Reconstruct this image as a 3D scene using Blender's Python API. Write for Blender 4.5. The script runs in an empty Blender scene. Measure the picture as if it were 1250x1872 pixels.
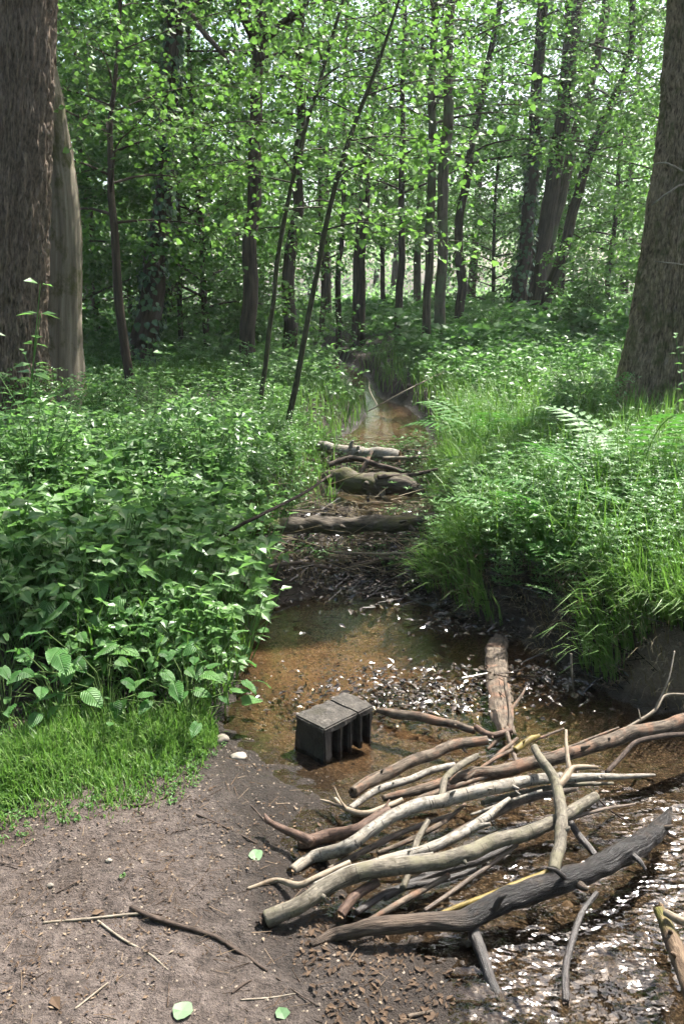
import bpy, math, random
import numpy as np
from mathutils import Vector

RNG = np.random.default_rng(11)
random.seed(11)
scene = bpy.context.scene
COL = scene.collection

# ------------------------------------------------------------------ camera
FPX, PITCH, CAMH = 1558.0, math.radians(14.6), 1.6
cd = bpy.data.cameras.new('camera')
cd.sensor_fit = 'VERTICAL'; cd.sensor_height = 36.0; cd.lens = 36.0 * FPX / 1872.0
cd.clip_start = 0.05; cd.clip_end = 600.0
cam = bpy.data.objects.new('camera', cd)
cam.location = (0, 0, CAMH); cam.rotation_euler = (math.pi / 2 - PITCH, 0, 0)
COL.objects.link(cam); scene.camera = cam

# ------------------------------------------------------------------ sky, sun, exposure
SUN_EL, SUN_AZ = math.radians(56), math.radians(42)      # azimuth from +Y towards +X
world = bpy.data.worlds.new('World'); scene.world = world; world.use_nodes = True
wn = world.node_tree; wn.nodes.clear()
sky = wn.nodes.new('ShaderNodeTexSky'); sky.sky_type = 'NISHITA'; sky.sun_disc = False
sky.sun_elevation = SUN_EL; sky.sun_rotation = SUN_AZ; sky.dust_density = 4.0; sky.ozone_density = 0.6; sky.air_density = 1.0
bg = wn.nodes.new('ShaderNodeBackground'); bg.inputs['Strength'].default_value = 0.10
wo = wn.nodes.new('ShaderNodeOutputWorld')
wn.links.new(sky.outputs[0], bg.inputs[0]); wn.links.new(bg.outputs[0], wo.inputs[0])
sl = bpy.data.lights.new('sun', 'SUN'); sl.energy = 5.0; sl.angle = math.radians(0.53); sl.color = (1.0, 0.965, 0.90)
sun = bpy.data.objects.new('sun', sl); COL.objects.link(sun)
sdir = Vector((math.sin(SUN_AZ) * math.cos(SUN_EL), math.cos(SUN_AZ) * math.cos(SUN_EL), math.sin(SUN_EL)))
sun.rotation_euler = (-sdir).to_track_quat('-Z', 'Y').to_euler(); sun.location = sdir * 60
vs = scene.view_settings
vs.view_transform = 'Standard'; vs.look = 'None'; vs.gamma = 1.0; vs.use_curve_mapping = False
vs.exposure = 1.92
cy = scene.cycles
cy.max_bounces = 6; cy.diffuse_bounces = 3; cy.glossy_bounces = 3; cy.transmission_bounces = 5
cy.transparent_max_bounces = 10; cy.sample_clamp_indirect = 6.0; cy.caustics_reflective = False; cy.caustics_refractive = False
cy.use_denoising = True
cy.use_adaptive_sampling = True; cy.adaptive_threshold = 0.05

# ------------------------------------------------------------------ numeric helpers
def ray(px, py):
    x = (px - 625) / FPX; y = (936 - py) / FPX
    return np.array([x, math.cos(PITCH) + y * math.sin(PITCH), -math.sin(PITCH) + y * math.cos(PITCH)])
def on_z(px, py, z=0.0):                 # where a sight line meets the level z
    r = ray(px, py); t = (z - CAMH) / r[2]
    return np.array([r[0] * t, r[1] * t, z])
def on_y(px, py, Y):                     # where a sight line is Y metres ahead
    r = ray(px, py); t = Y / r[1]
    return np.array([r[0] * t, Y, CAMH + r[2] * t])
def mpp(p):                              # metres per photo pixel at a point
    d = p[1] * math.cos(PITCH) + (CAMH - p[2]) * math.sin(PITCH)
    return d / FPX
def ss(a, b, x):
    t = np.clip((x - a) / (b - a), 0, 1); return t * t * (3 - 2 * t)
def _h(i, j, k, seed):
    n = (i.astype(np.int64) * 374761393 + j.astype(np.int64) * 668265263 + k.astype(np.int64) * 2147483647 + seed * 974634777) & 0xffffffff
    n = ((n ^ (n >> 13)) * 1274126177) & 0xffffffff
    n = ((n ^ (n >> 15)) * 2246822519) & 0xffffffff
    n = n ^ (n >> 16)
    return (n & 0xffff).astype(np.float64) / 32767.5 - 1.0
def vnoise(x, y, z=0.0, seed=0):
    x, y, z = np.broadcast_arrays(np.asarray(x, float), np.asarray(y, float), np.asarray(z, float))
    i, j, k = np.floor(x), np.floor(y), np.floor(z)
    u, v, w = x - i, y - j, z - k
    u, v, w = u * u * (3 - 2 * u), v * v * (3 - 2 * v), w * w * (3 - 2 * w)
    r = 0
    for a in (0, 1):
        for b in (0, 1):
            for c in (0, 1):
                r = r + _h(i + a, j + b, k + c, seed) * (u if a else 1 - u) * (v if b else 1 - v) * (w if c else 1 - w)
    return r
def fbm(x, y, z=0.0, o=4, seed=0):
    r, a = 0, 1.0
    for q in range(o):
        r = r + a * vnoise(np.asarray(x) * 2 ** q, np.asarray(y) * 2 ** q, np.asarray(z) * 2 ** q, seed + q * 17); a *= 0.5
    return r / (2 - 2 ** (1 - o))
def nrm(v):
    return v / np.maximum(np.linalg.norm(v, axis=-1, keepdims=True), 1e-9)

# ------------------------------------------------------------------ mesh helpers
def mesh_tri(name, V, T, mats, smooth=False, var=None, bk=None, fattr=None, vattr=None, midx=None):
    me = bpy.data.meshes.new(name)
    V = np.ascontiguousarray(V, dtype=np.float32); T = np.ascontiguousarray(T, dtype=np.int32)
    n = len(T)
    me.vertices.add(len(V)); me.vertices.foreach_set('co', V.ravel())
    me.loops.add(n * 3); me.loops.foreach_set('vertex_index', T.ravel())
    me.polygons.add(n); me.polygons.foreach_set('loop_start', np.arange(0, n * 3, 3, dtype=np.int32))
    try: me.polygons.foreach_set('loop_total', np.full(n, 3, dtype=np.int32))
    except Exception: pass
    me.polygons.foreach_set('use_smooth', np.full(n, smooth, dtype=bool))
    if midx is not None: me.polygons.foreach_set('material_index', np.asarray(midx, dtype=np.int32))
    if var is not None:
        a = me.attributes.new('var', 'FLOAT', 'FACE'); a.data.foreach_set('value', np.asarray(var, dtype=np.float32))
    if bk is not None:
        a = me.attributes.new('bk', 'FLOAT_VECTOR', 'POINT'); a.data.foreach_set('vector', np.asarray(bk, dtype=np.float32).ravel())
    for k, v in (vattr or {}).items():
        a = me.attributes.new(k, 'FLOAT', 'POINT'); a.data.foreach_set('value', np.asarray(v, dtype=np.float32))
    for m in (mats if isinstance(mats, (list, tuple)) else [mats]): me.materials.append(m)
    me.update(); me.validate()
    return me
def obj(name, me, parent=None, loc=None):
    o = bpy.data.objects.new(name, me); COL.objects.link(o)
    if loc is not None: o.location = loc
    if parent is not None: o.parent = parent
    return o
def tag(o, label=None, cat=None, group=None, kind=None):
    if label: o['label'] = label
    if cat: o['category'] = cat
    if group: o['group'] = group
    if kind: o['kind'] = kind
    return o
def thing(name, label, cat, loc=(0, 0, 0), group=None):
    o = bpy.data.objects.new(name, None); COL.objects.link(o); o.location = loc
    o.empty_display_size = 0.2
    return tag(o, label, cat, group)

class MB:                                 # collects triangles
    def __init__(s): s.V, s.T, s.B, s.F, s.M, s.n = [], [], [], [], [], 0
    def add(s, V, T, bk=None, var=None, m=0):
        V = np.asarray(V, float).reshape(-1, 3); T = np.asarray(T, int).reshape(-1, 3)
        s.V.append(V); s.T.append(T + s.n); s.n += len(V)
        s.B.append(np.zeros((len(V), 3)) if bk is None else bk)
        s.F.append(np.full(len(T), 0.5) if var is None else np.broadcast_to(var, (len(T),)))
        s.M.append(np.full(len(T), m))
    def mesh(s, name, mats, smooth=True, off=None):
        V = np.concatenate(s.V)
        if off is not None: V = V - np.asarray(off)
        return mesh_tri(name, V, np.concatenate(s.T), mats, smooth, var=np.concatenate(s.F), bk=np.concatenate(s.B), midx=np.concatenate(s.M))

def crom(P, R, n, sv=None):                        # smooth resample of a path and its radii
    P = np.asarray(P, float); R = np.asarray(R, float)
    if len(P) == 2: P = np.array([P[0], (P[0] + P[1]) / 2, P[1]]); R = np.array([R[0], (R[0] + R[1]) / 2, R[1]])
    L = np.concatenate([[0], np.cumsum(np.linalg.norm(np.diff(P, axis=0), axis=1))])
    s = np.linspace(0, L[-1], n) if sv is None else np.minimum(sv, L[-1]); i = np.clip(np.searchsorted(L, s, 'right') - 1, 0, len(P) - 2)
    t = ((s - L[i]) / np.maximum(L[i + 1] - L[i], 1e-9))[:, None]
    h = np.maximum(np.diff(L), 1e-9)[:, None]; sl = np.diff(P, axis=0) / h
    mt = np.vstack([sl[:1], (sl[:-1] * h[1:] + sl[1:] * h[:-1]) / (h[1:] + h[:-1]), sl[-1:]])
    t2, t3 = t * t, t ** 3
    out = (2 * t3 - 3 * t2 + 1) * P[i] + (t3 - 2 * t2 + t) * h[i] * mt[i] + (3 * t2 - 2 * t3) * P[i + 1] + (t3 - t2) * h[i] * mt[i + 1]
    return out, np.interp(s, L, R), s
def frames(P):
    T = nrm(np.gradient(P, axis=0)); n = len(P)
    U = np.zeros_like(P); a = np.array([0, 0, 1.0]) if abs(T[0][2]) < 0.8 else np.array([1.0, 0, 0])
    u = a - T[0] * (a @ T[0]); U[0] = u / np.linalg.norm(u)
    for k in range(1, n):
        u = U[k - 1] - T[k] * (U[k - 1] @ T[k]); U[k] = u / max(np.linalg.norm(u), 1e-9)
    return T, U, np.cross(T, U)
def tube(path, rad, seg=8, n=None, wob=0.0, wobs=6.0, seed=0, caps=True, disp=None, flat=1.0, kink=0.0, kf=11.0, sv=None):
    n = n or max(3, len(path) * 3)
    n = n if sv is None else len(sv); P, R, s = crom(path, rad, n, sv)
    if kink:
        e = np.minimum(1, np.minimum(s, s[-1] - s) / max(s[-1] * .1, 1e-6))
        for q in range(3): P[:, q] += kink * R * e * (fbm(s * kf, 0 * s + q * 7.7 + seed, 0, 2, seed) + .5 * vnoise(s * kf * .35, 0 * s + q * 3.3, 0, seed + 2))
    T, U, W = frames(P)
    th = np.linspace(0, 2 * np.pi, seg, endpoint=False)
    TH, S = np.meshgrid(th, s); RR = np.repeat(R[:, None], seg, 1)
    c, sn = np.cos(TH), np.sin(TH)
    if wob:
        r0 = np.mean(R)
        RR = RR * (1 + wob * fbm(c * 0.9 + seed * 3.1, sn * 0.9, S * wobs, 3, seed))
    if disp is not None: RR = RR + disp(TH, S, RR)
    V = P[:, None] + U[:, None] * (RR * c)[..., None] + W[:, None] * (RR * sn)[..., None] * flat
    bk = np.stack([R.max() * c, R.max() * sn, S + seed * 1.7], -1)
    i = np.arange(n - 1)[:, None] * seg; j = np.arange(seg)[None]; jn = (j + 1) % seg
    a, b, cc, d = i + j, i + jn, i + seg + jn, i + seg + j
    F = np.concatenate([np.stack([a, b, cc], -1).reshape(-1, 3), np.stack([a, cc, d], -1).reshape(-1, 3)])
    V = V.reshape(-1, 3); bk = bk.reshape(-1, 3)
    if caps:
        k = len(V); V = np.vstack([V, P[0] - T[0] * R[0] * 0.12, P[-1] + T[-1] * R[-1] * 0.12]); bk = np.vstack([bk, [0, 0, s[0]], [0, 0, s[-1]]])
        jj = np.arange(seg); e = (n - 1) * seg
        F = np.vstack([F, np.stack([np.full(seg, k), (jj + 1) % seg, jj], -1), np.stack([np.full(seg, k + 1), e + jj, e + (jj + 1) % seg], -1)])
    return V, F, bk, (P, R, T, U, W)

# leaves: n of them at once. A template is (verts, tris) in (side, along, up)
LEAF5 = (np.array([[0, 0, 0], [-.27, .38, .07], [0, .42, 0], [.27, .38, .07], [0, 1, -.08]]), np.array([[0, 2, 1], [2, 4, 1], [0, 3, 2], [2, 3, 4]]))
LEAFW = (np.array([[0, 0, 0], [-.42, .22, .08], [-.36, .62, .05], [0, .45, 0], [.42, .22, .08], [.36, .62, .05], [0, 1, -.12]]),
         np.array([[0, 3, 1], [1, 3, 2], [2, 3, 6], [0, 4, 3], [4, 5, 3], [5, 6, 3]]))
LEAF4 = (np.array([[0, 0, 0], [-.33, .45, .05], [.33, .45, .05], [0, 1, -.05]]), np.array([[0, 2, 1], [1, 2, 3]]))
LOBED = (np.array([[0, 0, 0], [-.5, .12, .02], [-.22, .34, .05], [-.52, .66, .0], [-.14, .62, .04], [0, 1.05, -.1], [.14, .62, .04], [.52, .66, 0], [.22, .34, .05], [.5, .12, .02], [0, .4, 0]]),
         np.array([[0, 10, 1], [1, 10, 2], [2, 10, 3], [3, 10, 4], [4, 10, 5], [5, 10, 6], [6, 10, 7], [7, 10, 8], [8, 10, 9], [9, 10, 0]]))
BLADE = (np.array([[-.05, 0, 0], [.05, 0, 0], [-.04, .5, .1], [.04, .5, .1], [0, 1, 0]]), np.array([[0, 1, 3], [0, 3, 2], [2, 3, 4]]))
def leaves(P, D, N, size, tmpl, var=None, width=1.0):
    D = nrm(D); S = nrm(np.cross(D, N)); N2 = np.cross(S, D)
    tv, tt = tmpl; sz = np.asarray(size, float).reshape(-1, 1, 1) * np.ones((len(P), 1, 1))
    V = P[:, None] + sz * (S[:, None] * tv[None, :, 0:1] * width + D[:, None] * tv[None, :, 1:2] + N2[:, None] * tv[None, :, 2:3])
    k = len(tv); T = (np.arange(len(P)) * k)[:, None, None] + tt[None]
    if var is None: var = RNG.random(len(P))
    return V.reshape(-1, 3), T.reshape(-1, 3), np.repeat(var, len(tt))
def sprays(O, D, L, k, size, tmpl, jit=0.35, up=0.6, droop=0.3):
    """k leaves alternating along each twig that starts at O, runs along D, L long"""
    m = len(O); D = nrm(D); Z = np.array([0, 0, 1.0])
    S = nrm(np.cross(D, Z) + 1e-6)
    t = (np.arange(k) + 0.6) / k
    t = t[None] + RNG.normal(0, 0.05, (m, k)); sg = np.where(np.arange(k) % 2, 1.0, -1.0)[None]
    tl = (t * L[:, None])[..., None]
    P = O[:, None] + D[:, None] * tl - Z * droop * tl ** 2 / np.maximum(L[:, None, None], 1e-3) + S[:, None] * (sg * RNG.uniform(0, 0.12, (m, k)))[..., None] * L[:, None, None]
    LD = D[:, None] * 0.55 + S[:, None] * sg[..., None] * 0.85 - Z * RNG.uniform(0, 0.55, (m, k))[..., None] + RNG.normal(0, jit, (m, k, 3))
    N = Z + RNG.normal(0, up, (m, k, 3))
    sz = size * RNG.uniform(0.55, 1.15, (m, k))
    vv = np.clip(RNG.random((m, 1)) * 0.55 + RNG.random((m, k)) * 0.45, 0, 1)
    return leaves(P.reshape(-1, 3), LD.reshape(-1, 3), N.reshape(-1, 3), sz.ravel(), tmpl, vv.ravel())
def prisms(A, B, r0, r1):
    """thin three-sided twigs from A to B"""
    D = nrm(B - A); U = nrm(np.cross(D, np.array([0.31, 0.17, 0.93]))); W = np.cross(D, U)
    m = len(A); V = np.zeros((m, 6, 3))
    r0 = np.broadcast_to(np.asarray(r0, float), (m,)); r1 = np.broadcast_to(np.asarray(r1, float), (m,))
    for q in range(3):
        a = q * 2.0944; d = U * math.cos(a) + W * math.sin(a)
        V[:, q] = A + d * r0[:, None]; V[:, q + 3] = B + d * r1[:, None]
    t = np.array([[0, 1, 4], [0, 4, 3], [1, 2, 5], [1, 5, 4], [2, 0, 3], [2, 3, 5]])
    T = (np.arange(m) * 6)[:, None, None] + t[None]
    return V.reshape(-1, 3), T.reshape(-1, 3)
# ------------------------------------------------------------------ materials
class NT:
    def __init__(s, name):
        s.m = bpy.data.materials.new(name); s.m.use_nodes = True; s.t = s.m.node_tree; s.t.nodes.clear()
        s.out = s.t.nodes.new('ShaderNodeOutputMaterial')
    def n(s, ty, **kw):
        nd = s.t.nodes.new('ShaderNode' + ty)
        for k, v in kw.items():
            if k.startswith('i_'):
                key = k[2:]; key = int(key) if key.isdigit() else key.replace('_', ' ')
                if isinstance(v, bpy.types.NodeSocket): s.t.links.new(v, nd.inputs[key])
                else: nd.inputs[key].default_value = v
            else: setattr(nd, k, v)
        return nd
    def attr(s, name, out='Fac'): return s.n('Attribute', attribute_name=name).outputs[out]
    def noise(s, vec, scale, detail=4, rough=0.6):
        return s.n('TexNoise', i_Vector=vec, i_Scale=scale, i_Detail=detail, i_Roughness=rough).outputs['Fac']
    def ramp(s, fac, stops):
        r = s.n('ValToRGB', i_Fac=fac); e = r.color_ramp.elements
        while len(e) < len(stops): e.new(0.5)
        for q, (p, c) in enumerate(stops):
            e[q].position = p; e[q].color = (*c, 1) if len(c) == 3 else c
        return r.outputs[0]
    def mix(s, f, a, b):
        nd = s.n('Mix', data_type='RGBA')
        for key, v in ((0, f), (6, a), (7, b)):
            if isinstance(v, bpy.types.NodeSocket): s.t.links.new(v, nd.inputs[key])
            else: nd.inputs[key].default_value = (*v, 1) if isinstance(v, tuple) and len(v) == 3 else v
        return nd.outputs[2]
    def math(s, op, a, b=0.0):
        nd = s.n('Math', operation=op)
        for q, v in enumerate((a, b)):
            if isinstance(v, bpy.types.NodeSocket): s.t.links.new(v, nd.inputs[q])
            else: nd.inputs[q].default_value = v
        return nd.outputs[0]
    def mapr(s, f, a, b, c=0.0, d=1.0):
        return s.n('MapRange', i_0=f, i_1=a, i_2=b, i_3=c, i_4=d).outputs[0]
    def scale(s, vec, sc):
        return s.n('Mapping', i_Vector=vec, i_Scale=sc).outputs[0]
    def bump(s, h, strength, dist, normal=None):
        b = s.n('Bump', i_Height=h, i_Strength=strength, i_Distance=dist)
        if normal is not None: s.t.links.new(normal, b.inputs['Normal'])
        return b.outputs[0]
    def pbsdf(s, col, rough=0.8, spec=0.3, normal=None, **kw):
        p = s.n('BsdfPrincipled')
        for key, v in (('Base Color', col), ('Roughness', rough), ('Specular IOR Level', spec), ('Normal', normal)):
            if v is None: continue
            if isinstance(v, bpy.types.NodeSocket): s.t.links.new(v, p.inputs[key])
            else: p.inputs[key].default_value = (*v, 1) if isinstance(v, tuple) and len(v) == 3 else v
        return p.outputs[0]
    def done(s, sh): s.t.links.new(sh, s.out.inputs['Surface']); return s.m

def leaf_mat(name, dark, mid, light, trans=0.42, rough=0.45, spec=0.3, veins=False):
    t = NT(name); v = t.attr('var'); rnd = t.n('ObjectInfo').outputs['Random']
    v2 = t.math('ADD', t.math('MULTIPLY', v, 0.85), t.math('MULTIPLY', rnd, 0.15))
    c = t.ramp(v2, [(0.0, dark), (0.5, mid), (0.93, light), (1.0, tuple(min(1, x * 1.25) for x in light))])
    nb = None
    if veins:
        o = t.n('TexCoord').outputs['Object']; xyz = t.n('SeparateXYZ', i_0=o); ax = t.math('ABSOLUTE', xyz.outputs[0]); u = t.math('SUBTRACT', xyz.outputs[1], t.math('MULTIPLY', ax, .8))
        w = t.math('ABSOLUTE', t.math('SINE', t.math('MULTIPLY', u, 26.0))); mid_ = t.mapr(ax, 0, .03)
        h = t.math('MULTIPLY', t.math('POWER', w, .35), mid_); nb = t.bump(h, .9, .004)
        c = t.mix(t.mapr(t.noise(o, 3.0, 4, .7), .58, .72), c, (light[0] * 1.3, light[1] * 1.0, light[2] * .6)); c = t.mix(t.mapr(h, .5, .2), c, light)
    p = t.pbsdf(c, rough, spec, nb)
    tc = t.mix(0.5, c, (mid[0] * 1.7, mid[1] * 1.75, mid[2] * 1.25))
    tr = t.n('BsdfTranslucent', i_Color=tc).outputs[0]
    return t.done(t.n('MixShader', i_0=trans, i_1=p, i_2=tr).outputs[0])
def bark_mat(name, dark, light, scale=30, stretch=0.12, bump=0.6, dist=0.01, rough=0.85, spec=0.2, patch=None, moss=None, marks=None, lo=0.35, hi=0.68):
    t = NT(name); bk = t.attr('bk', 'Vector')
    f = t.noise(t.scale(bk, (1, 1, stretch)), scale, 6, 0.65)
    c = t.ramp(f, [(lo, dark), (hi, light)])
    big = t.noise(bk, scale * .12, 4)
    if patch: c = t.mix(t.mapr(big, 0.5, 0.62), c, patch)
    if moss: c = t.mix(t.math('MULTIPLY', t.mapr(t.noise(bk, 3.6, 5, 0.7), 0.5, 0.62), 0.85), c, moss)
    if marks:
        mk = t.noise(t.scale(bk, (0.4, 0.4, 2.0)), 60, 2)
        c = t.mix(t.mapr(mk, 0.62, 0.68), c, marks)
    if scale > 60:
        crack = t.noise(t.scale(bk, (1, 1, .06)), scale * 1.7, 3, .6)
        c = t.mix(t.mapr(crack, .60, .68), c, tuple(x * .28 for x in dark))
        c = t.mix(t.math('MULTIPLY', t.mapr(t.noise(bk, scale * .22, 5, .7), .50, .66), .7), c, (dark[0] * .55, dark[1] * .5, dark[2] * .42))
        c = t.mix(t.math('MULTIPLY', t.mapr(t.noise(t.scale(bk, (1, 1, .5)), scale * .35, 4, .6), .60, .70), .5), c, tuple(min(1, x * 1.35) for x in light))
    fine = t.noise(bk, scale * 5, 3)
    h = t.math('ADD', f, t.math('MULTIPLY', fine, 0.25))
    return t.done(t.pbsdf(c, rough, spec, t.bump(h, bump, dist)))

M = {}
M['leaf_oak'] = leaf_mat('leaf_bright', (.032, .088, .020), (.066, .150, .035), (.135, .225, .075), trans=.46)
M['leaf_maple'] = leaf_mat('leaf_sunny', (.046, .110, .022), (.090, .188, .038), (.175, .280, .088), trans=0.5)
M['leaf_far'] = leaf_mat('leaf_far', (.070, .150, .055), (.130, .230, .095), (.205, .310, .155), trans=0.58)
M['leaf_shrub'] = leaf_mat('leaf_shrub', (.042, .110, .028), (.096, .198, .054), (.200, .310, .125), trans=0.48, rough=0.38, spec=0.5)
M['leaf_broad'] = leaf_mat('leaf_broad', (.030, .100, .022), (.060, .160, .035), (.105, .220, .060), trans=0.4, rough=0.42, spec=0.35, veins=True)
M['leaf_herb'] = leaf_mat('leaf_herb', (.040, .115, .026), (.085, .190, .046), (.155, .270, .095), trans=0.42, rough=0.4)
M['leaf_fern'] = leaf_mat('leaf_fern', (.030, .105, .018), (.055, .160, .026), (.090, .210, .040), trans=0.4)
M['grass'] = leaf_mat('grass_blade', (.045, .115, .020), (.085, .180, .030), (.170, .250, .075), trans=0.4)
M['ivy'] = leaf_mat('leaf_ivy', (.018, .055, .016), (.035, .090, .024), (.070, .130, .045), trans=0.15, rough=0.3, spec=0.6)
M['litter'] = leaf_mat('dead_leaf', (0.0325, 0.0208, 0.0130), (0.0910, 0.0585, 0.0358), (0.2210, 0.1690, 0.1170), trans=0.1, rough=0.8, spec=0.2)
M['wetlitter'] = leaf_mat('wet_dead_leaf', (.012, .009, .007), (.030, .022, .017), (.080, .060, .045), trans=0.0, rough=0.22, spec=0.6)
M['stem_green'] = bark_mat('green_stem', (.05, .09, .025), (.10, .15, .045), 40, 0.2, 0.2, 0.002)
M['stem_brown'] = bark_mat('brown_stem', (.045, .032, .022), (.11, .085, .06), 40, 0.2, 0.3, 0.002)
M['bark_oak'] = bark_mat('bark_oak', (.036, .026, .018), (.190, .142, .104), 60, 0.30, 1.0, 0.012, lo=.34, hi=.64)
M['bark_warm'] = bark_mat('bark_warm', (.055, .038, .026), (.330, .245, .168), 60, 0.30, 1.0, 0.012, lo=.36, hi=.64, moss=(.07, .075, .025))
M['bark_dead'] = bark_mat('bark_dead', (0.0975, 0.0788, 0.0562), (0.2550, 0.2175, 0.1650), 16, 0.06, 0.7, 0.008, moss=(0.0525, 0.0540, 0.0120))
M['bark_mid'] = bark_mat('bark_mid', (.022, .016, .011), (.090, .066, .046), 22, 0.15, 0.7, 0.02)
M['bark_pale'] = bark_mat('bark_pale', (.045, .035, .025), (.150, .118, .085), 22, 0.15, 0.6, 0.02, patch=(.10, .11, .06))
M['bark_sapling'] = bark_mat('bark_sapling', (.024, .024, .013), (.078, .072, .040), 60, 0.2, 0.4, 0.004)
M['log_birch'] = bark_mat('log_birch', (0.0672, 0.0588, 0.0476), (0.2352, 0.2156, 0.1820), 110, 0.4, 0.5, 0.004, 0.7, 0.25, patch=(0.2016, 0.1736, 0.1344), marks=(0.0392, 0.0336, 0.0280), lo=.30, hi=.55)
M['log_grey'] = bark_mat('log_grey', (0.0580, 0.0499, 0.0371), (0.1740, 0.1520, 0.1160), 120, 0.35, 0.6, 0.004, 0.75, 0.25, patch=(0.1218, 0.1102, 0.0725), marks=(0.0580, 0.0493, 0.0348))
M['log_red'] = bark_mat('log_red', (0.0450, 0.0270, 0.0195), (0.1425, 0.0900, 0.0638), 140, 0.3, 0.5, 0.004, 0.7, 0.25)
M['log_tan'] = bark_mat('log_tan', (0.0374, 0.0279, 0.0204), (0.1598, 0.1258, 0.0938), 120, 0.2, 0.6, 0.005, 0.8, 0.2, patch=(0.1496, 0.0884, 0.0578))
M['log_peeled'] = bark_mat('log_peeled', (0.1320, 0.0963, 0.0633), (0.2750, 0.2310, 0.1705), 90, 0.1, 0.4, 0.003, 0.7, 0.25)
M['log_wet'] = bark_mat('log_wet', (.010, .008, .007), (.050, .039, .032), 110, 0.12, 0.9, 0.006, 0.42, 0.45)
M['log_wetend'] = bark_mat('log_wetend', (.035, .024, .017), (.15, .110, .078), 110, 0.12, 0.7, 0.006, 0.5, 0.35)
M['log_yellow'] = bark_mat('log_yellow', (0.0800, 0.0560, 0.0100), (0.2000, 0.1450, 0.0300), 110, 0.3, 0.5, 0.004, 0.55, 0.3)
M['log_moss'] = bark_mat('log_moss', (0.0560, 0.0350, 0.0224), (0.1680, 0.1190, 0.0770), 70, 0.2, 0.8, 0.008, 0.8, 0.2, moss=(0.0910, 0.0910, 0.0154))
M['log_mossgrey'] = bark_mat('log_mossgrey', (.030, .024, .017), (.130, .108, .082), 50, 0.3, 0.9, 0.012, 0.85, 0.2, moss=(.075, .080, .022))
M['log_rot'] = bark_mat('log_rot', (.025, .018, .013), (.105, .080, .060), 50, 0.3, 0.9, 0.012, 0.85, 0.2)
M['twig_dark'] = bark_mat('twig_dark', (.025, .018, .014), (.085, .062, .048), 150, 0.2, 0.4, 0.003)
M['twig_pale'] = bark_mat('twig_pale', (0.1320, 0.1080, 0.0780), (0.2700, 0.2340, 0.1860), 150, 0.2, 0.4, 0.003)
def cutwood(name, a, b):
    t = NT(name); p = t.n('TexCoord').outputs['Object']
    f = t.noise(p, 60, 5); c = t.ramp(f, [(.35, a), (.65, b)])
    return t.done(t.pbsdf(c, 0.8, 0.2, t.bump(f, 0.8, 0.004)))
M['cut_dark'] = cutwood('cut_wood_dark', (.010, .007, .005), (.060, .042, .030))
M['cut_tan'] = cutwood('cut_wood_tan', (.06, .036, .022), (.25, .17, .10))

def concrete():
    t = NT('concrete'); p = t.n('TexCoord').outputs['Object']
    f = t.noise(p, 42, 6, 0.7); v = t.n('TexVoronoi', i_Vector=p, i_Scale=130.0).outputs['Distance']
    c = t.ramp(f, [(.3, (.010, .008, .006)), (.56, (.050, .043, .035)), (.8, (.13, .115, .098))])
    c = t.mix(t.mapr(t.noise(p, 11, 3), .52, .66), c, (.028, .024, .015))
    h = t.math('ADD', f, t.math('MULTIPLY', v, 0.4))
    return t.done(t.pbsdf(c, 0.75, 0.3, t.bump(h, 0.8, 0.006)))
M['concrete'] = concrete()
def concrete_wet_shaded():  # wet concrete of the block's sides, with their shade darkened into the colour
    t = NT('concrete_wet_shaded'); p = t.n('TexCoord').outputs['Object']
    f = t.noise(p, 50, 6, 0.7)
    c = t.ramp(f, [(.3, (.006, .005, .004)), (.7, (.020, .017, .014))])
    return t.done(t.pbsdf(c, 0.5, 0.35, t.bump(f, 0.8, 0.006)))
M['concrete_wet_shaded'] = concrete_wet_shaded()
def stone(name, a, b):
    t = NT(name); p = t.n('TexCoord').outputs['Object']; rnd = t.attr('var')
    f = t.noise(p, 45, 5); c = t.ramp(t.math('ADD', t.math('MULTIPLY', f, .5), t.math('MULTIPLY', rnd, .5)), [(.2, a), (.8, b)])
    return t.done(t.pbsdf(c, 0.7, 0.3, t.bump(f, 0.4, 0.003)))
M['stone_pale'] = stone('stone_pale', (0.1200, 0.1020, 0.0810), (0.2400, 0.2130, 0.1740))
M['pebble'] = stone('pebble', (0.0420, 0.0300, 0.0228), (0.2160, 0.1740, 0.1320))
M['pebble_wet'] = stone('pebble_wet', (.014, .010, .008), (.085, .063, .044))

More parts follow.
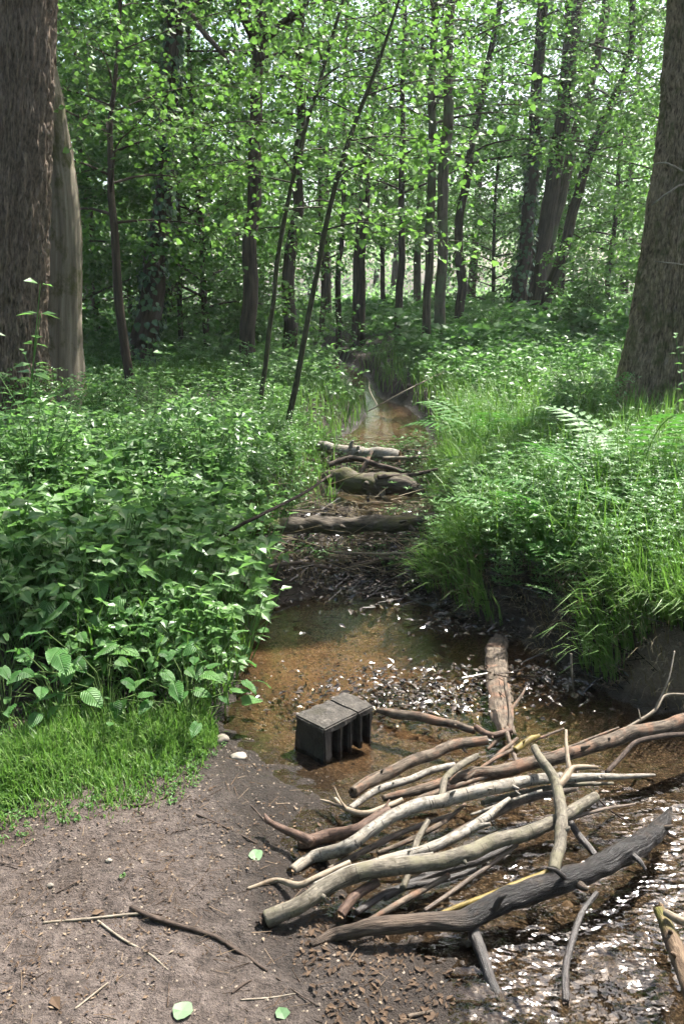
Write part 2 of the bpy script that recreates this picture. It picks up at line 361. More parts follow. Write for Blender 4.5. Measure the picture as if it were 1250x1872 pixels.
def ground_mat():
    t = NT('forest_ground'); p = t.n('TexCoord').outputs['Object']
    path, bed, wet, sand = (t.attr(k) for k in ('path', 'bed', 'wet', 'sand'))
    n1 = t.noise(p, 3.0, 6, .65); n2 = t.noise(p, 26, 6, .7); n3 = t.noise(p, 120, 4, .7)
    soil = t.ramp(n2, [(.3, (.012, .009, .006)), (.7, (.045, .033, .022))])
    dirt = t.ramp(n2, [(.32, (.026, .0195, .016)), (.48, (.080, .062, .053)), (.68, (.148, .119, .103))])
    dirt = t.mix(t.mapr(n1, .5, .68), dirt, (.054, .039, .030))
    dirt = t.mix(t.mapr(n3, .57, .68), dirt, (.14, .108, .085))
    dirt = t.mix(t.mapr(n3, .43, .33), dirt, (.018, .013, .010))
    vor = t.n('TexVoronoi', i_Vector=p, i_Scale=170.0); grain = t.n('SeparateColor', i_0=vor.outputs['Color']).outputs[0]
    bedc = t.ramp(grain, [(0, (.045, .026, .013)), (.45, (.135, .076, .036)), (.8, (.22, .14, .072)), (1, (.34, .26, .18))])
    bedc = t.mix(t.mapr(n1, .42, .62), bedc, t.mix(n2, (.045, .028, .016), (.12, .068, .034)))
    rust = t.attr('rust'); bedc = t.mix(rust, t.ramp(grain, [(0, (.010, .008, .006)), (.5, (.034, .026, .019)), (.85, (.075, .058, .043)), (1, (.18, .15, .12))]), bedc)
    sandc = t.mix(n2, (.075, .055, .036), (.24, .19, .13))
    c = t.mix(path, soil, dirt); c = t.mix(sand, c, sandc)
    c = t.mix(t.math('MULTIPLY', wet, .85), c, t.mix(n2, (.008, .006, .0045), (.030, .022, .016)))
    c = t.mix(bed, c, bedc)
    rough = t.mapr(t.math('MULTIPLY', wet, t.mapr(n2, .3, .6, .55, 1.0)), 0, 1, .93, .42)
    h = t.math('ADD', t.math('MULTIPLY', n2, 1.0), t.math('MULTIPLY', n3, .5))
    return t.done(t.pbsdf(c, rough, 0.3, t.bump(h, .9, .034)))
M['ground'] = ground_mat()
def water_mat():
    t = NT('stream_water'); p = t.n('TexCoord').outputs['Object']; rip = t.attr('ripple')
    w1 = t.noise(t.scale(p, (.75, 1.3, 1)), 19, 2, .45); w2 = t.noise(p, 42, 1, .5); w3 = t.noise(p, 6, 2, .5)
    h = t.math('ADD', t.math('MULTIPLY', t.math('ADD', w1, t.math('MULTIPLY', w2, .18)), rip), t.math('MULTIPLY', w3, .10))
    nb = t.bump(h, 1.0, .020)
    fr = t.n('Fresnel', i_IOR=1.5, i_Normal=nb).outputs[0]
    tr = t.n('BsdfTransparent', i_Color=(.80, .72, .60, 1)).outputs[0]
    gl = t.n('BsdfGlossy', i_Color=(1, 1, 1, 1), i_Roughness=.06, i_Normal=nb).outputs[0]
    return t.done(t.n('MixShader', i_0=fr, i_1=tr, i_2=gl).outputs[0])
M['water'] = water_mat()

M['dry'] = leaf_mat('dry_grass', (0.0650, 0.0488, 0.0260), (0.1430, 0.1137, 0.0650), (0.2600, 0.2210, 0.1430), trans=.25, rough=.7, spec=.2)

def front_log():
    t = NT('log_front'); bk = t.attr('bk', 'Vector'); z = t.n('SeparateXYZ', i_0=bk).outputs[2]
    f = t.noise(t.scale(bk, (1, 1, .14)), 120, 6, .65); g = t.noise(bk, 16, 4); fine = t.noise(bk, 420, 3)
    k = t.mapr(t.math('ADD', t.math('SUBTRACT', z, LOG0), t.math('MULTIPLY', g, .22)), .40, .56)
    c = t.mix(k, t.ramp(f, [(.33, (.026, .018, .013)), (.68, (.125, .092, .067))]), t.ramp(f, [(.33, (.003, .0024, .002)), (.7, (.016, .013, .0115))]))
    c = t.mix(t.mapr(g, .58, .66), c, (.030, .021, .015))
    r = t.mapr(k, 0, 1, .8, .30)
    return t.done(t.pbsdf(c, r, .28, t.bump(t.math('ADD', f, t.math('MULTIPLY', fine, .25)), 1.0, .008)))
LOG0 = 100 * 1.7
M['log_front'] = front_log()
# ------------------------------------------------------------------ terrain and stream
LPX = [(820, 1800), (775, 1735), (680, 1690), (625, 1640), (590, 1560), (570, 1480), (520, 1420), (440, 1375), (395, 1325), (420, 1285),
       (450, 1240), (445, 1175), (465, 1120), (500, 1075), (480, 1030), (530, 985), (600, 945), (615, 900), (605, 850), (600, 815), (650, 785), (672, 760), (660, 735), (615, 715), (610, 695), (612, 682), (600, 672)]
RPX = [(645, 672), (672, 690), (680, 705), (690, 725), (745, 745), (778, 775), (790, 815), (785, 860), (775, 910), (790, 950), (800, 1000), (760, 1050), (765, 1090),
       (850, 1130), (930, 1160), (1000, 1205), (1090, 1262), (1170, 1295), (1250, 1305)]
left = [np.array([0.30, 0.3, 0]), np.array([0.27, 1.3, 0])] + [on_z(*p) for p in LPX] + [np.array([-1.2, 21, 0]), np.array([-3.4, 26, 0])]
right = [np.array([-2.6, 26, 0]), np.array([-0.3, 20.5, 0])] + [on_z(*p) for p in RPX] + [np.array([1.9, 2.95, 0]), np.array([2.7, 2.2, 0]), np.array([3.0, 0.3, 0])]
POLY = np.array([p[:2] for p in left + right])
LL = np.array([p[:2] for p in left]); RR_ = np.array([p[:2] for p in right])[::-1]
def mid_x(y):
    a = np.interp(y, np.maximum.accumulate(LL[:, 1]), LL[:, 0]); b = np.interp(y, np.maximum.accumulate(RR_[:, 1]), RR_[:, 0])
    return (a + b) / 2
def sd(x, y):                             # metres outside (+) or inside (-) the stream's edge
    x = np.asarray(x, float).ravel(); y = np.asarray(y, float).ravel()
    best = np.full(x.shape, 1e9); ins = np.zeros(x.shape, bool)
    for k in range(len(POLY)):
        a, b = POLY[k], POLY[(k + 1) % len(POLY)]; e = b - a; L2 = max(e @ e, 1e-12)
        t = np.clip(((x - a[0]) * e[0] + (y - a[1]) * e[1]) / L2, 0, 1)
        best = np.minimum(best, (x - a[0] - t * e[0]) ** 2 + (y - a[1] - t * e[1]) ** 2)
        c = (a[1] > y) != (b[1] > y)
        if a[1] != b[1]: ins ^= c & (x < (b[0] - a[0]) * (y - a[1]) / (b[1] - a[1]) + a[0])
    d = np.sqrt(best); return np.where(ins, -d, d) + (.06 * fbm(x * 4.5, y * 4.5, 1.5, 3, 40) + .07 * vnoise(x * 2.3, y * 2.3, 6.5, 41) * ss(3.2, 2.6, y)) * ss(9, 5, y)
GB = np.array([on_z(*p, 0.06)[:2] for p in [(-400, 1600), (0, 1510), (130, 1455), (250, 1420), (370, 1390), (400, 1330), (425, 1290)]])
def path_edge(x):                         # y of the grass edge that closes the bare dirt on the left
    return np.interp(x, GB[:, 0], GB[:, 1])
SANDC = on_z(1240, 1215, 0.28)
def masks(x, y, d):
    rightside = ss(-0.05, 0.15, x - mid_x(y))
    n = fbm(x * 5, y * 5, 3.3, 4, 5)
    path = (1 - rightside) * ss(0.10, -0.06, y - path_edge(x) + 0.10 * n) * ss(-0.4, -0.42, x - 0.9) 
    path = path * ss(3.0, 2.85, y) * (x < .6)
    sand = ss(0.50, 0.15, np.hypot((x - SANDC[0]) * 0.8, y - SANDC[1]) + 0.10 * n) * rightside
    # flattened bare spot on the left bank
    return rightside, np.clip(path, 0, 1), sand, n
DEB = on_z(760, 1262, 0)
def height(x, y, full=False):
    x = np.asarray(x, float); shp = x.shape; x = x.ravel(); y = np.asarray(y, float).ravel()
    d = sd(x, y); rs, path, sand, n5 = masks(x, y, d)
    n1 = fbm(x * 0.5, y * 0.5, 0, 3, 1); n2 = fbm(x * 3.5, y * 3.5, 0, 4, 2)
    fine = np.where(y < 9, fbm(x * 22, y * 22, 0, 4, 3), 0)
    far = ss(2.9, 3.6, y)
    hl = 0.30 * ss(0, 0.55, d) + 0.10 * ss(0.5, 3, d)
    hp = 0.085 * (1 - np.exp(-np.maximum(d, 0) / 0.55))
    near_r = ss(4.6, 3.8, y)
    hr = (0.30 * near_r + 0.24 * (1 - near_r)) * ss(0.0, 0.24, d + 0.05 * n2) + 0.20 * ss(0.2, 1.3, d) + 0.10 * ss(1.5, 5, d)
    lf = far * hl + (1 - far) * (hp + 0.10 * ss(0, 1.2, y - path_edge(x)))
    land = rs * hr + (1 - rs) * lf
    land = land + (0.05 * n1 * ss(1, 4, d) + 0.035 * n2 * ss(0.1, 0.8, d) * (1 - 0.75 * path) + 0.011 * fine) * ss(0, 0.15, d) + 0.020 * n2 * path
    bed = -0.085 * ss(0, 0.45, -d) + 0.022 * n2 * ss(0, 0.2, -d) + 0.008 * fine
    bed = bed - 0.06 * np.exp(-((x - 0.2) ** 2 / 0.5 + (y - 3.75) ** 2 / 0.16))
    bed = bed + (0.125 * ss(4.25, 4.75, y + .25 * n1) + .07 * ss(4.8, 5.4, y)) * ss(6.0, 5.7, y + .2 * n1) * (0.85 + 0.45 * n2)       # soil ledge across the stream
    bed = bed + 0.22 * np.exp(-((y - 7.6) / 0.38) ** 2)                                       # second ledge, under the logs
    bed = bed + 0.085 * np.exp(-(((x - DEB[0]) / 0.26) ** 2 + ((y - DEB[1]) / 0.16) ** 2)) * (0.8 + 0.9 * n2)
    z = np.where(d > 0, land, bed)
    if full: return z.reshape(shp), d, rs, path, sand, n5
    return z.reshape(shp)
def on_ground(px, py):                    # where a sight line meets the ground
    r = ray(px, py); t = np.linspace(1.5, 30, 1400); x, y, z = r[0] * t, r[1] * t, CAMH + r[2] * t
    k = int(np.argmax(z < np.maximum(height(x, y), 0))); return np.array([x[k], y[k], float(height(x[k:k + 1], y[k:k + 1])[0])])
def gz(x, y): return float(height(np.array([x]), np.array([y]))[0])

def axis(c, lo, hi, k, n):                # grid lines, close together near c
    u = np.linspace(-np.arcsinh((c - lo) / k), np.arcsinh((hi - c) / k), n); return c + k * np.sinh(u)
gx = axis(0.15, -140, 140, 0.85, 470); gy = axis(2.5, -30, 190, 1.0, 560)
GX, GY = np.meshgrid(gx, gy)
GZ, GD, GRS, GPATH, GSAND, GN = height(GX, GY, True)
nx, ny = len(gx), len(gy)
idx = np.arange(nx * ny).reshape(ny, nx)
a, b, c, d_ = idx[:-1, :-1].ravel(), idx[:-1, 1:].ravel(), idx[1:, 1:].ravel(), idx[1:, :-1].ravel()
GT = np.concatenate([np.stack([a, b, c], -1), np.stack([a, c, d_], -1)])
zf = GZ.ravel()
wet = ss(0.07, 0.008, zf + 0.016 * GN) * ss(0.6, 0.15, GD)
bedm = ss(0.004, -0.02, zf + 0.008 * GN) * (GD < 0.05)
me = mesh_tri('ground', np.stack([GX.ravel(), GY.ravel(), zf], -1), GT, M['ground'], True,
              vattr={'path': GPATH, 'bed': bedm, 'wet': wet, 'sand': GSAND, 'rust': np.exp(-(((GX.ravel() - .15) / .75) ** 2 + ((GY.ravel() - 3.55) / .75) ** 2) * .8) + ss(5.5, 8, GY.ravel()) * .7})
ground = tag(obj('ground', me), kind='structure')

# water: its own finer sheet along the stream
wx = axis(0.45, -4.5, 3.2, 0.8, 420); wy = axis(2.3, 0.5, 26, 0.9, 520)
WX, WY = np.meshgrid(wx, wy); wd = sd(WX, WY)
rif = ss(3.1, 2.3, WY.ravel()) * ss(-0.1, 0.35, WX.ravel()); rif = np.maximum(rif, 0.5 * np.exp(-(((WX.ravel() - DEB[0] + .1) / .5) ** 2 + ((WY.ravel() - DEB[1]) / .28) ** 2)))
rif = rif * ss(.05, -.12, wd) * (.30 + .70 * ss(-.25, .35, fbm(WX.ravel() * 4, WY.ravel() * 3, 3, 2, 44))); wz = 0.011 * rif * fbm(WX.ravel() * 14 + 0.6 * WY.ravel(), WY.ravel() * 9, 0, 3, 8) + 0.0008 * fbm(WX.ravel() * 9, WY.ravel() * 6, 0, 2, 9)
ni, nj = len(wx), len(wy); idx = np.arange(ni * nj).reshape(nj, ni)
a, b, c, d_ = idx[:-1, :-1].ravel(), idx[:-1, 1:].ravel(), idx[1:, 1:].ravel(), idx[1:, :-1].ravel()
keep = np.minimum.reduce([wd[a], wd[b], wd[c], wd[d_]]) < 0.40
T = np.concatenate([np.stack([a, b, c], -1)[keep], np.stack([a, c, d_], -1)[keep]])
used = np.unique(T); remap = -np.ones(ni * nj, int); remap[used] = np.arange(len(used))
me = mesh_tri('stream_water', np.stack([WX.ravel(), WY.ravel(), wz], -1)[used], remap[T], M['water'], True, vattr={'ripple': (0.10 + 0.9 * rif)[used]})
water = tag(obj('stream_water', me), kind='structure')
# ------------------------------------------------------------------ trees
Z3 = np.array([0, 0, 1.0])
def branch_system(P, R, h0, h1, nb, blen, elev, mbw, rng, spacing=0.22, splen=(0.3, 0.6), seg=5, twigs=True, prim=1.0, sub=2, wind=None, pw=1.0):
    """limbs off a trunk path; returns twig origins, directions and lengths for the leaves"""
    O, D, L = [], [], []
    z = P[:, 2]
    for k in range(nb):
        f = ((k + rng.random()) / nb) ** pw; h = h0 + (h1 - h0) * f
        i = int(np.clip(np.searchsorted(z, h), 1, len(P) - 1)); t = (h - z[i - 1]) / max(z[i] - z[i - 1], 1e-6); t = min(max(t, 0), 1)
        o = P[i - 1] + (P[i] - P[i - 1]) * t; r = R[i - 1] + (R[i] - R[i - 1]) * t
        az = k * 2.39996 + rng.normal(0, 0.35)
        if wind is not None: az = wind + (az - wind) * 0.55
        l = blen * (0.55 + 0.6 * rng.random()) * (1.0 - 0.55 * f ** 2.0); e = elev * (0.4 + 0.9 * rng.random()) + 0.5 * f
        d = np.array([math.cos(az) * math.cos(e), math.sin(az) * math.cos(e), math.sin(e)])
        side = np.array([-math.sin(az), math.cos(az), 0]); n = 5
        s = np.linspace(0, 1, n)[:, None]
        bp = o + d * s * l + Z3 * (-(0.22 * l) * s ** 2 * (0.4 + rng.random())) + side * (rng.normal(0, 0.12) * l * s ** 2) + rng.normal(0, 0.02 * l, (n, 3)) * s
        br = np.linspace(min(r * 0.45, 0.006 + 0.009 * l), 0.002, n) * prim
        V, F, bk, _ = tube(bp, br, seg, n * 2, caps=False, seed=k); mbw.add(V, F, bk)
        m = max(3, int(l / spacing)); tt = np.linspace(0.22, 1.0, m)
        pos = np.stack([np.interp(tt, s[:, 0], bp[:, q]) for q in range(3)], -1)
        tan = nrm(bp[-1] - bp[0])
        sg = np.where(np.arange(m) % 2, 1, -1)[:, None]; w = rng.uniform(0.5, 1.3, (m, 1)) * sg; w[-1] = 0
        dd = nrm(tan * 0.75 + side * w + rng.normal(0, 0.22, (m, 3)))
        ll = rng.uniform(*splen, m) * (1.0 + 0.6 * (1 - tt))
        O.append(pos); D.append(dd); L.append(ll)
    O, D, L = np.concatenate(O), np.concatenate(D), np.concatenate(L)
    for q in range(sub):
        f = rng.uniform(.35, 1.0, (len(O0 := O if q == 0 else O0), 1)); D0 = D[:len(O0)]; L0 = L[:len(O0)]
        d2 = nrm(D0 + rng.normal(0, .75, D0.shape) + Z3 * rng.normal(.1, .3, (len(O0), 1)))
        O = np.vstack([O, O0 + D0 * L0[:, None] * f]); D = np.vstack([D, d2]); L = np.concatenate([L, L0 * rng.uniform(.6, 1.1, len(O0))])
    if twigs:
        V, T = prisms(O, O + D * L[:, None] * 0.9, 0.0032, 0.0012); mbw.add(V, T)
    return O, D, L

def oak_disp(amp, fx, fz, seed, flare=None):
    """bark plates: a stretched cell pattern wrapped round the trunk, furrows between the cells"""
    nc = int(fx)
    def f(TH, S, RR):
        c, s = np.cos(TH), np.sin(TH)
        u = TH / (2 * np.pi) * nc + .8 * fbm(c * 4, s * 4, S * 5.0, 3, seed + 5); v = S * fz + .9 * fbm(c * 9, s * 9, S * 4, 3, seed + 6)
        iu, iv = np.floor(u), np.floor(v); F1 = np.full(u.shape, 9.0); F2 = np.full(u.shape, 9.0)
        for a in (-1, 0, 1):
            for b in (-1, 0, 1):
                ju, jv = iu + a, iv + b; ju_ = np.mod(ju, nc)
                d = np.hypot((ju + .5 + .42 * _h(ju_, jv, 0 * ju, seed)) - u, ((jv + .5 + .48 * _h(ju_, jv, 0 * ju + 1, seed)) - v) * .62)
                F2 = np.where(d < F1, F1, np.minimum(F2, d)); F1 = np.minimum(F1, d)
        e = F2 - F1; m = fbm(c * nc * .55, s * nc * .55, S * 14, 3, seed + 3)
        r2 = 1 - np.abs(fbm(c * nc * .42, s * nc * .42, S * 3.0, 3, seed + 9)) * 2.4
        d = -amp * (1 - ss(0.0, .40, e)) + amp * (.42 * m + .18 * ss(.2, .8, e)) - amp * .75 * np.clip(r2, 0, 1) ** 3
        if flare:
            lob = 0.6 + 0.4 * np.cos(TH * 5 + 1.3 * seed) + 0.3 * np.cos(TH * 3 + seed)
            d = d + flare[0] * np.exp(-S / flare[1]) * lob
        return d
    return f
def px_path(pts, Y, dy=0.0):
    """trunk path and radii from photo points (x, y, width) at Y metres ahead"""
    P, R = [], []
    for k, (x, y, w) in enumerate(pts):
        p = on_y(x, y, Y + dy * k); P.append(p); R.append(w / 2 * mpp(p))
    return np.array(P), np.array(R)
def extend(P, R, top, rtop):
    g = gz(P[0][0], P[0][1]) - 0.12
    if P[0][2] > g + 0.02:
        d = (P[1] - P[0]) / max(P[1][2] - P[0][2], 0.1); q = P[0] + d * (g - P[0][2]) * 0.6; q[2] = g
        P = np.vstack([q, P]); R = np.concatenate([[R[0] * 1.12], R])
    if top > P[-1][2] + 0.5:
        d = (P[-1] - P[-2]) / max(P[-1][2] - P[-2][2], 0.1); h = top - P[-1][2]
        q = P[-1] + np.array([d[0] * h * 0.7, d[1] * h * 0.7, h]); m = (P[-1] + q) / 2
        P = np.vstack([P, m, q]); R = np.concatenate([R, [(R[-1] + rtop) / 2, rtop]])
    return P, R

def make_tree(name, label, pts, Y, top, bark, leafm, h0=None, h1=None, nb=0, blen=1.5, elev=0.35, leaf=0.07, k=9, tmpl=LOBED, seg=14, wob=0.10,
              disp=None, nring=40, spacing=0.2, splen=(0.3, 0.6), cat='tree', group=None, seed=1, rtop=0.02, dy=0.0, wind=None, extra=None, smooth=True, ivy=None, sub=2, sv=None):
    rng = np.random.default_rng(seed)
    P, R = px_path(pts, Y, dy); R = R * (.86 if seg < 30 else 1.0); P, R = extend(P, R, top, rtop)
    base = P[0].copy(); base[2] = gz(base[0], base[1])
    t = thing(name, label, cat, tuple(base), group)
    V, F, bk, (cp, cr, *_r) = tube(P, R, seg, nring, wob, 1.2, seed, disp=disp, sv=sv, kink=.7 if seg < 30 else 0, kf=1.5)
    mb = MB(); mb.add(V, F, bk); obj('trunk', mb.mesh('trunk', M[bark], smooth, base), t)
    if nb:
        mw = MB(); O, D, L = branch_system(cp, cr, h0, h1, nb, blen, elev, mw, rng, spacing, splen, wind=wind, sub=sub, pw=1.7 if top > 9 else 1.0)
        if extra is not None:
            for q, (pp, rr) in enumerate(extra):
                V, F, bk, _ = tube(pp, rr, 7, 16, 0.1, 3, q); mw.add(V, F, bk)
        tag(obj('branches', mw.mesh('branches', M[bark], True, base), t), kind='stuff')
        V, F, vv = sprays(O, D, L, k, leaf, tmpl)
        obj('crown', mesh_tri('crown', V - base, F, M[leafm], False, var=vv), t)
    if ivy:
        z0, z1, n, sz = ivy
        q = rng.uniform(0, 1, n) ** 1.2; zz = base[2] + z0 + (z1 - z0) * q; th = rng.uniform(0, 6.283, n)
        cx = np.stack([np.interp(zz, cp[:, 2], cp[:, 0]), np.interp(zz, cp[:, 2], cp[:, 1]), zz], -1); rr = np.interp(zz, cp[:, 2], cr)
        out = np.stack([np.cos(th), np.sin(th), np.zeros(n)], -1)
        V, F, vv = leaves(cx + out * (rr * rng.uniform(1.0, 1.35, n) + 0.01)[:, None] - base, out * 0.4 - Z3 * 0.8 + rng.normal(0, .3, (n, 3)), out + Z3 * 0.5 + rng.normal(0, .3, (n, 3)), sz * rng.uniform(.6, 1.2, n), LEAFW)
        obj('ivy', mesh_tri('ivy', V, F, M['ivy'], False, var=vv), t)
    return t, cp, cr

SVB = np.concatenate([np.linspace(0, 4.4, 330), np.linspace(4.5, 20, 40)])
# --- the two big trunks that frame the picture
make_tree('oak_tree', 'massive dark furrowed trunk at the left edge of the picture', [(-2, 735, 188), (0, 560, 166), (8, 350, 160), (14, 150, 166), (14, 0, 180)], 7.6, 16,
          'bark_oak', 'leaf_oak', 7.5, 15, 12, 3.6, 0.5, 0.11, 7, LEAF4, seg=300, sv=SVB, wob=0.05, sub=1, disp=oak_disp(0.030, 46, 2.3, 3, (0.10, 0.35)), spacing=0.34, seed=3, rtop=0.12)
make_tree('dead_trunk', 'pale mossy bare trunk close behind the massive dark trunk on the left', [(112, 705, 92), (112, 560, 74), (112, 420, 70), (98, 270, 66), (72, 120, 60), (40, -20, 50)], 8.5, 8.2,
          'bark_dead', None, seg=70, nring=110, wob=0.16, disp=oak_disp(0.010, 22, 1.2, 8, (0.06, 0.3)), seed=8, rtop=0.10)
make_tree('oak_tree', 'thick furrowed sunlit trunk at the right edge of the picture', [(1226, 780, 214), (1238, 640, 186), (1262, 420, 166), (1284, 200, 154), (1298, 0, 150)], 7.7, 17,
          'bark_warm', 'leaf_oak', 11.5, 16, 5, 2.4, 0.5, 0.11, 7, LEAF4, seg=300, sv=SVB, wob=0.05, sub=1, disp=oak_disp(0.028, 48, 2.1, 5, (0.16, 0.30)), spacing=0.34, seed=5, rtop=0.12)

oak2 = [o for o in bpy.data.objects if o.get('label', '').startswith('thick furrowed')][0]
for pp in ([(1262, 322, 5), (1240, 312, 5), (1215, 298, 4), (1190, 302, 3)], [(1262, 335, 4), (1225, 350, 4), (1190, 375, 3)], [(1255, 480, 3), (1225, 482, 3), (1196, 478, 2)]):
    P = np.array([on_y(x, y, 7.05) for x, y, w in pp]); P[0] = on_y(pp[0][0], pp[0][1], 7.5); V, F, bk, _ = tube(P, [w / 2 * mpp(q) for q, (x, y, w) in zip(P, pp)], 5, 14, kink=1.0); mb = MB(); mb.add(V, F, bk)
    obj('dead_twig', mb.mesh('dead_twig', M['twig_pale'], True, oak2.location), oak2)
# --- saplings and small trees near the stream
make_tree('sapling', 'slim leaning sapling on the left bank, the thinner of the pair, farther back', [(474, 752, 11), (492, 600, 10), (515, 430, 10), (548, 270, 9), (590, 130, 8), (632, -10, 7)], 8.7, 6.6,
          'bark_sapling', 'leaf_maple', 2.2, 6.6, 22, 1.4, 0.25, 0.065, 10, LEAFW, seg=9, seed=21, rtop=0.008)
make_tree('sapling', 'slim leaning sapling on the left bank, nearest to the log dam', [(523, 797, 14), (545, 690, 13), (574, 540, 12), (600, 400, 11), (632, 270, 10), (690, 120, 8), (730, 0, 6)], 7.3, 5.6,
          'bark_sapling', 'leaf_maple', 2.0, 5.6, 18, 1.15, 0.2, 0.065, 10, LEAFW, seg=9, seed=22, rtop=0.008)
make_tree('small_tree', 'small crooked forked tree right of the pale mossy trunk', [(240, 722, 22), (232, 660, 20), (222, 560, 20), (214, 450, 18), (205, 330, 14), (203, 230, 11), (215, 100, 8)], 9.6, 6.2,
          'bark_mid', 'leaf_maple', 2.2, 6.2, 30, 1.9, 0.3, 0.065, 11, LEAFW, seg=10, seed=23, rtop=0.01)
make_tree('ivy_tree', 'leaning ivy covered tree behind the small crooked tree on the left', [(250, 700, 66), (268, 600, 56), (288, 490, 46), (302, 300, 36), (310, 140, 34), (316, 0, 33)], 12.0, 14,
          'bark_mid', 'leaf_oak', 5.0, 13, 26, 3.0, 0.4, 0.11, 8, LEAF4, seed=24, spacing=.3, rtop=0.05, extra=[(np.array([on_y(318, -40, 11.8), on_y(345, 20, 11.4), on_y(375, 62, 11.2), on_y(402, 92, 11.0), on_y(430, 130, 10.9)]), [.05, .04, .034, .025, .01])], ivy=(0, 5.0, 900, .09))
make_tree('forked_tree', 'dark trunk forking high into three limbs, left of the upper middle', [(453, 620, 34), (454, 510, 32), (458, 380, 29), (464, 240, 27), (470, 90, 26), (478, -30, 20)], 12.6, 12,
          'bark_mid', 'leaf_oak', 4.6, 14, 22, 2.6, 0.4, 0.09, 8, LEAF4, seed=25, spacing=.3, rtop=0.04,
          extra=[(np.array([on_y(468, 75, 12.6), on_y(448, 35, 12.4), on_y(436, -20, 12.3)]), [.075, .062, .05]), (np.array([on_y(470, 75, 12.6), on_y(510, 50, 12.4), on_y(552, 10, 12.2), on_y(580, -40, 12.1)]), [.075, .06, .055, .045])])
make_tree('straight_tree', 'straight dark trunk just left of the two slim leaning saplings', [(527, 600, 30), (532, 500, 27), (541, 380, 23), (546, 250, 20), (550, 60, 16)], 14.5, 12,
          'bark_mid', 'leaf_oak', 4.2, 12, 22, 2.4, 0.35, 0.10, 8, LEAF4, seed=26, spacing=.3, rtop=0.03)
# --- trunks in the middle and on the right
mids = [
 ('twin_trunk_tree', 'left of two close straight trunks standing on the right bank in mid picture', [(778, 668, 22), (781, 560, 18), (786, 400, 19), (789, 250, 18), (790, 60, 16)], 15.2, 13, 'bark_pale', 4.2, 31, None),
 ('twin_trunk_tree', 'right of two close straight trunks standing on the right bank in mid picture', [(804, 662, 27), (805, 560, 23), (808, 420, 22), (815, 270, 23), (822, 60, 20)], 14.9, 14, 'bark_pale', 4.4, 32, None),
 ('slender_tree', 'slender dark trunk just right of the close pair of straight trunks', [(836, 625, 22), (838, 520, 20), (842, 400, 18), (858, 300, 16), (896, 100, 13)], 18, 13, 'bark_mid', 4.0, 33, None),
 ('dark_trunk_tree', 'dark trunk straight above the far bend of the stream', [(654, 640, 32), (658, 540, 27), (664, 420, 24), (672, 250, 20), (690, 80, 16)], 20.5, 14, 'bark_mid', 3.8, 34, None),
 ('slender_tree', 'slender dark trunk between the stream bend and the close pair of trunks', [(726, 650, 19), (728, 560, 17), (731, 470, 15), (733, 300, 12), (738, 100, 10)], 18.5, 11, 'bark_mid', 3.5, 35, None),
 ('slender_tree', 'thin dark trunk just left of the far bend of the stream', [(619, 650, 14), (620, 560, 13), (622, 470, 11), (628, 300, 9)], 20, 10, 'bark_mid', 3.6, 36, None),
 ('ivy_tree', 'stout upright trunk with ivy, leftmost of the leaning clump on the right', [(936, 640, 50), (950, 540, 34), (962, 420, 29), (974, 280, 26), (984, 140, 24), (990, -10, 22)], 18.4, 14, 'bark_mid', 4.4, 37, (0, 4.0, 600, .10)),
 ('leaning_tree', 'thick leaning trunk in the middle of the clump on the right', [(958, 640, 40), (985, 500, 34), (1012, 330, 33), (1034, 160, 34), (1056, -10, 36)], 19.2, 15, 'bark_mid', 5.0, 38, None),
 ('leaning_tree', 'strongly leaning slim trunk, rightmost of the clump on the right', [(972, 640, 26), (1010, 525, 24), (1040, 420, 22), (1072, 290, 20), (1112, 200, 17), (1150, 110, 14), (1158, -10, 12)], 17.8, 11, 'bark_mid', 4.2, 39, None),
 ('leaning_tree', 'pale slim trunk leaning between the other stems of the clump on the right', [(966, 638, 24), (1002, 480, 24), (1040, 300, 22), (1068, 190, 20), (1108, -10, 19)], 19.6, 14, 'bark_pale', 4.6, 40, None),
 ('dark_stump_tree', 'short thick dark trunk left of the grassy gap on the left', [(306, 630, 26), (305, 560, 24), (302, 470, 22), (306, 300, 20)], 17, 12, 'bark_mid', 3.6, 41, None),
]
for (nm, lb, pts, Y, top, bark, h0, sd_, ivy) in mids:
    make_tree(nm, lb, pts, Y, top, bark, 'leaf_oak' if sd_ % 2 else 'leaf_maple', h0, top - 0.5, 20, 2.4, 0.35, 0.11, 8, LEAF4, seed=sd_, spacing=.3, rtop=0.03, ivy=ivy)
# ------------------------------------------------------------------ understory and background trees (built once per kind, copied as individuals)
def template(seed, top, r0, h0, nb, blen, leaf, k, tmpl, spacing, splen, bark, leafm, elev=0.35, lean=0.5):
    rng = np.random.default_rng(seed)
    n = 7; zz = np.linspace(-0.2, top, n); w = np.cumsum(rng.normal(0, lean * 0.12, (n, 2)), 0); w[0] = 0
    P = np.column_stack([w, zz]); R = np.linspace(r0, 0.015, n)
    V, F, bk, (cp, cr, *_r) = tube(P, R, 9, 26, 0.12, 1.2, seed); mb = MB(); mb.add(V, F, bk)
    mw = MB(); O, D, L = branch_system(cp, cr, h0, top, nb, blen, elev, mw, rng, spacing, splen, seg=4, twigs=False, sub=3, pw=1.6 if top > 10 else 1.0)
    V, F, vv = sprays(O, D, L, k, leaf, tmpl)
    return (mb.mesh('trunk', M[bark]), mw.mesh('branches', M[bark]), mesh_tri('crown', V, F, M[leafm], False, var=vv))
def place(tp, name, label, px, Y, rz, sc, cat='tree', group=None):
    x = (px - 625) / FPX * (Y + 0.3)
    t = thing(name, label, cat, (x, Y, gz(x, Y)), group); t.rotation_euler = (0, 0, rz); t.scale = (sc, sc, sc)
    for nm, me in zip(('trunk', 'branches', 'crown'), tp):
        o = obj(nm, me, t)
        if nm == 'branches': tag(o, kind='stuff')
    return t
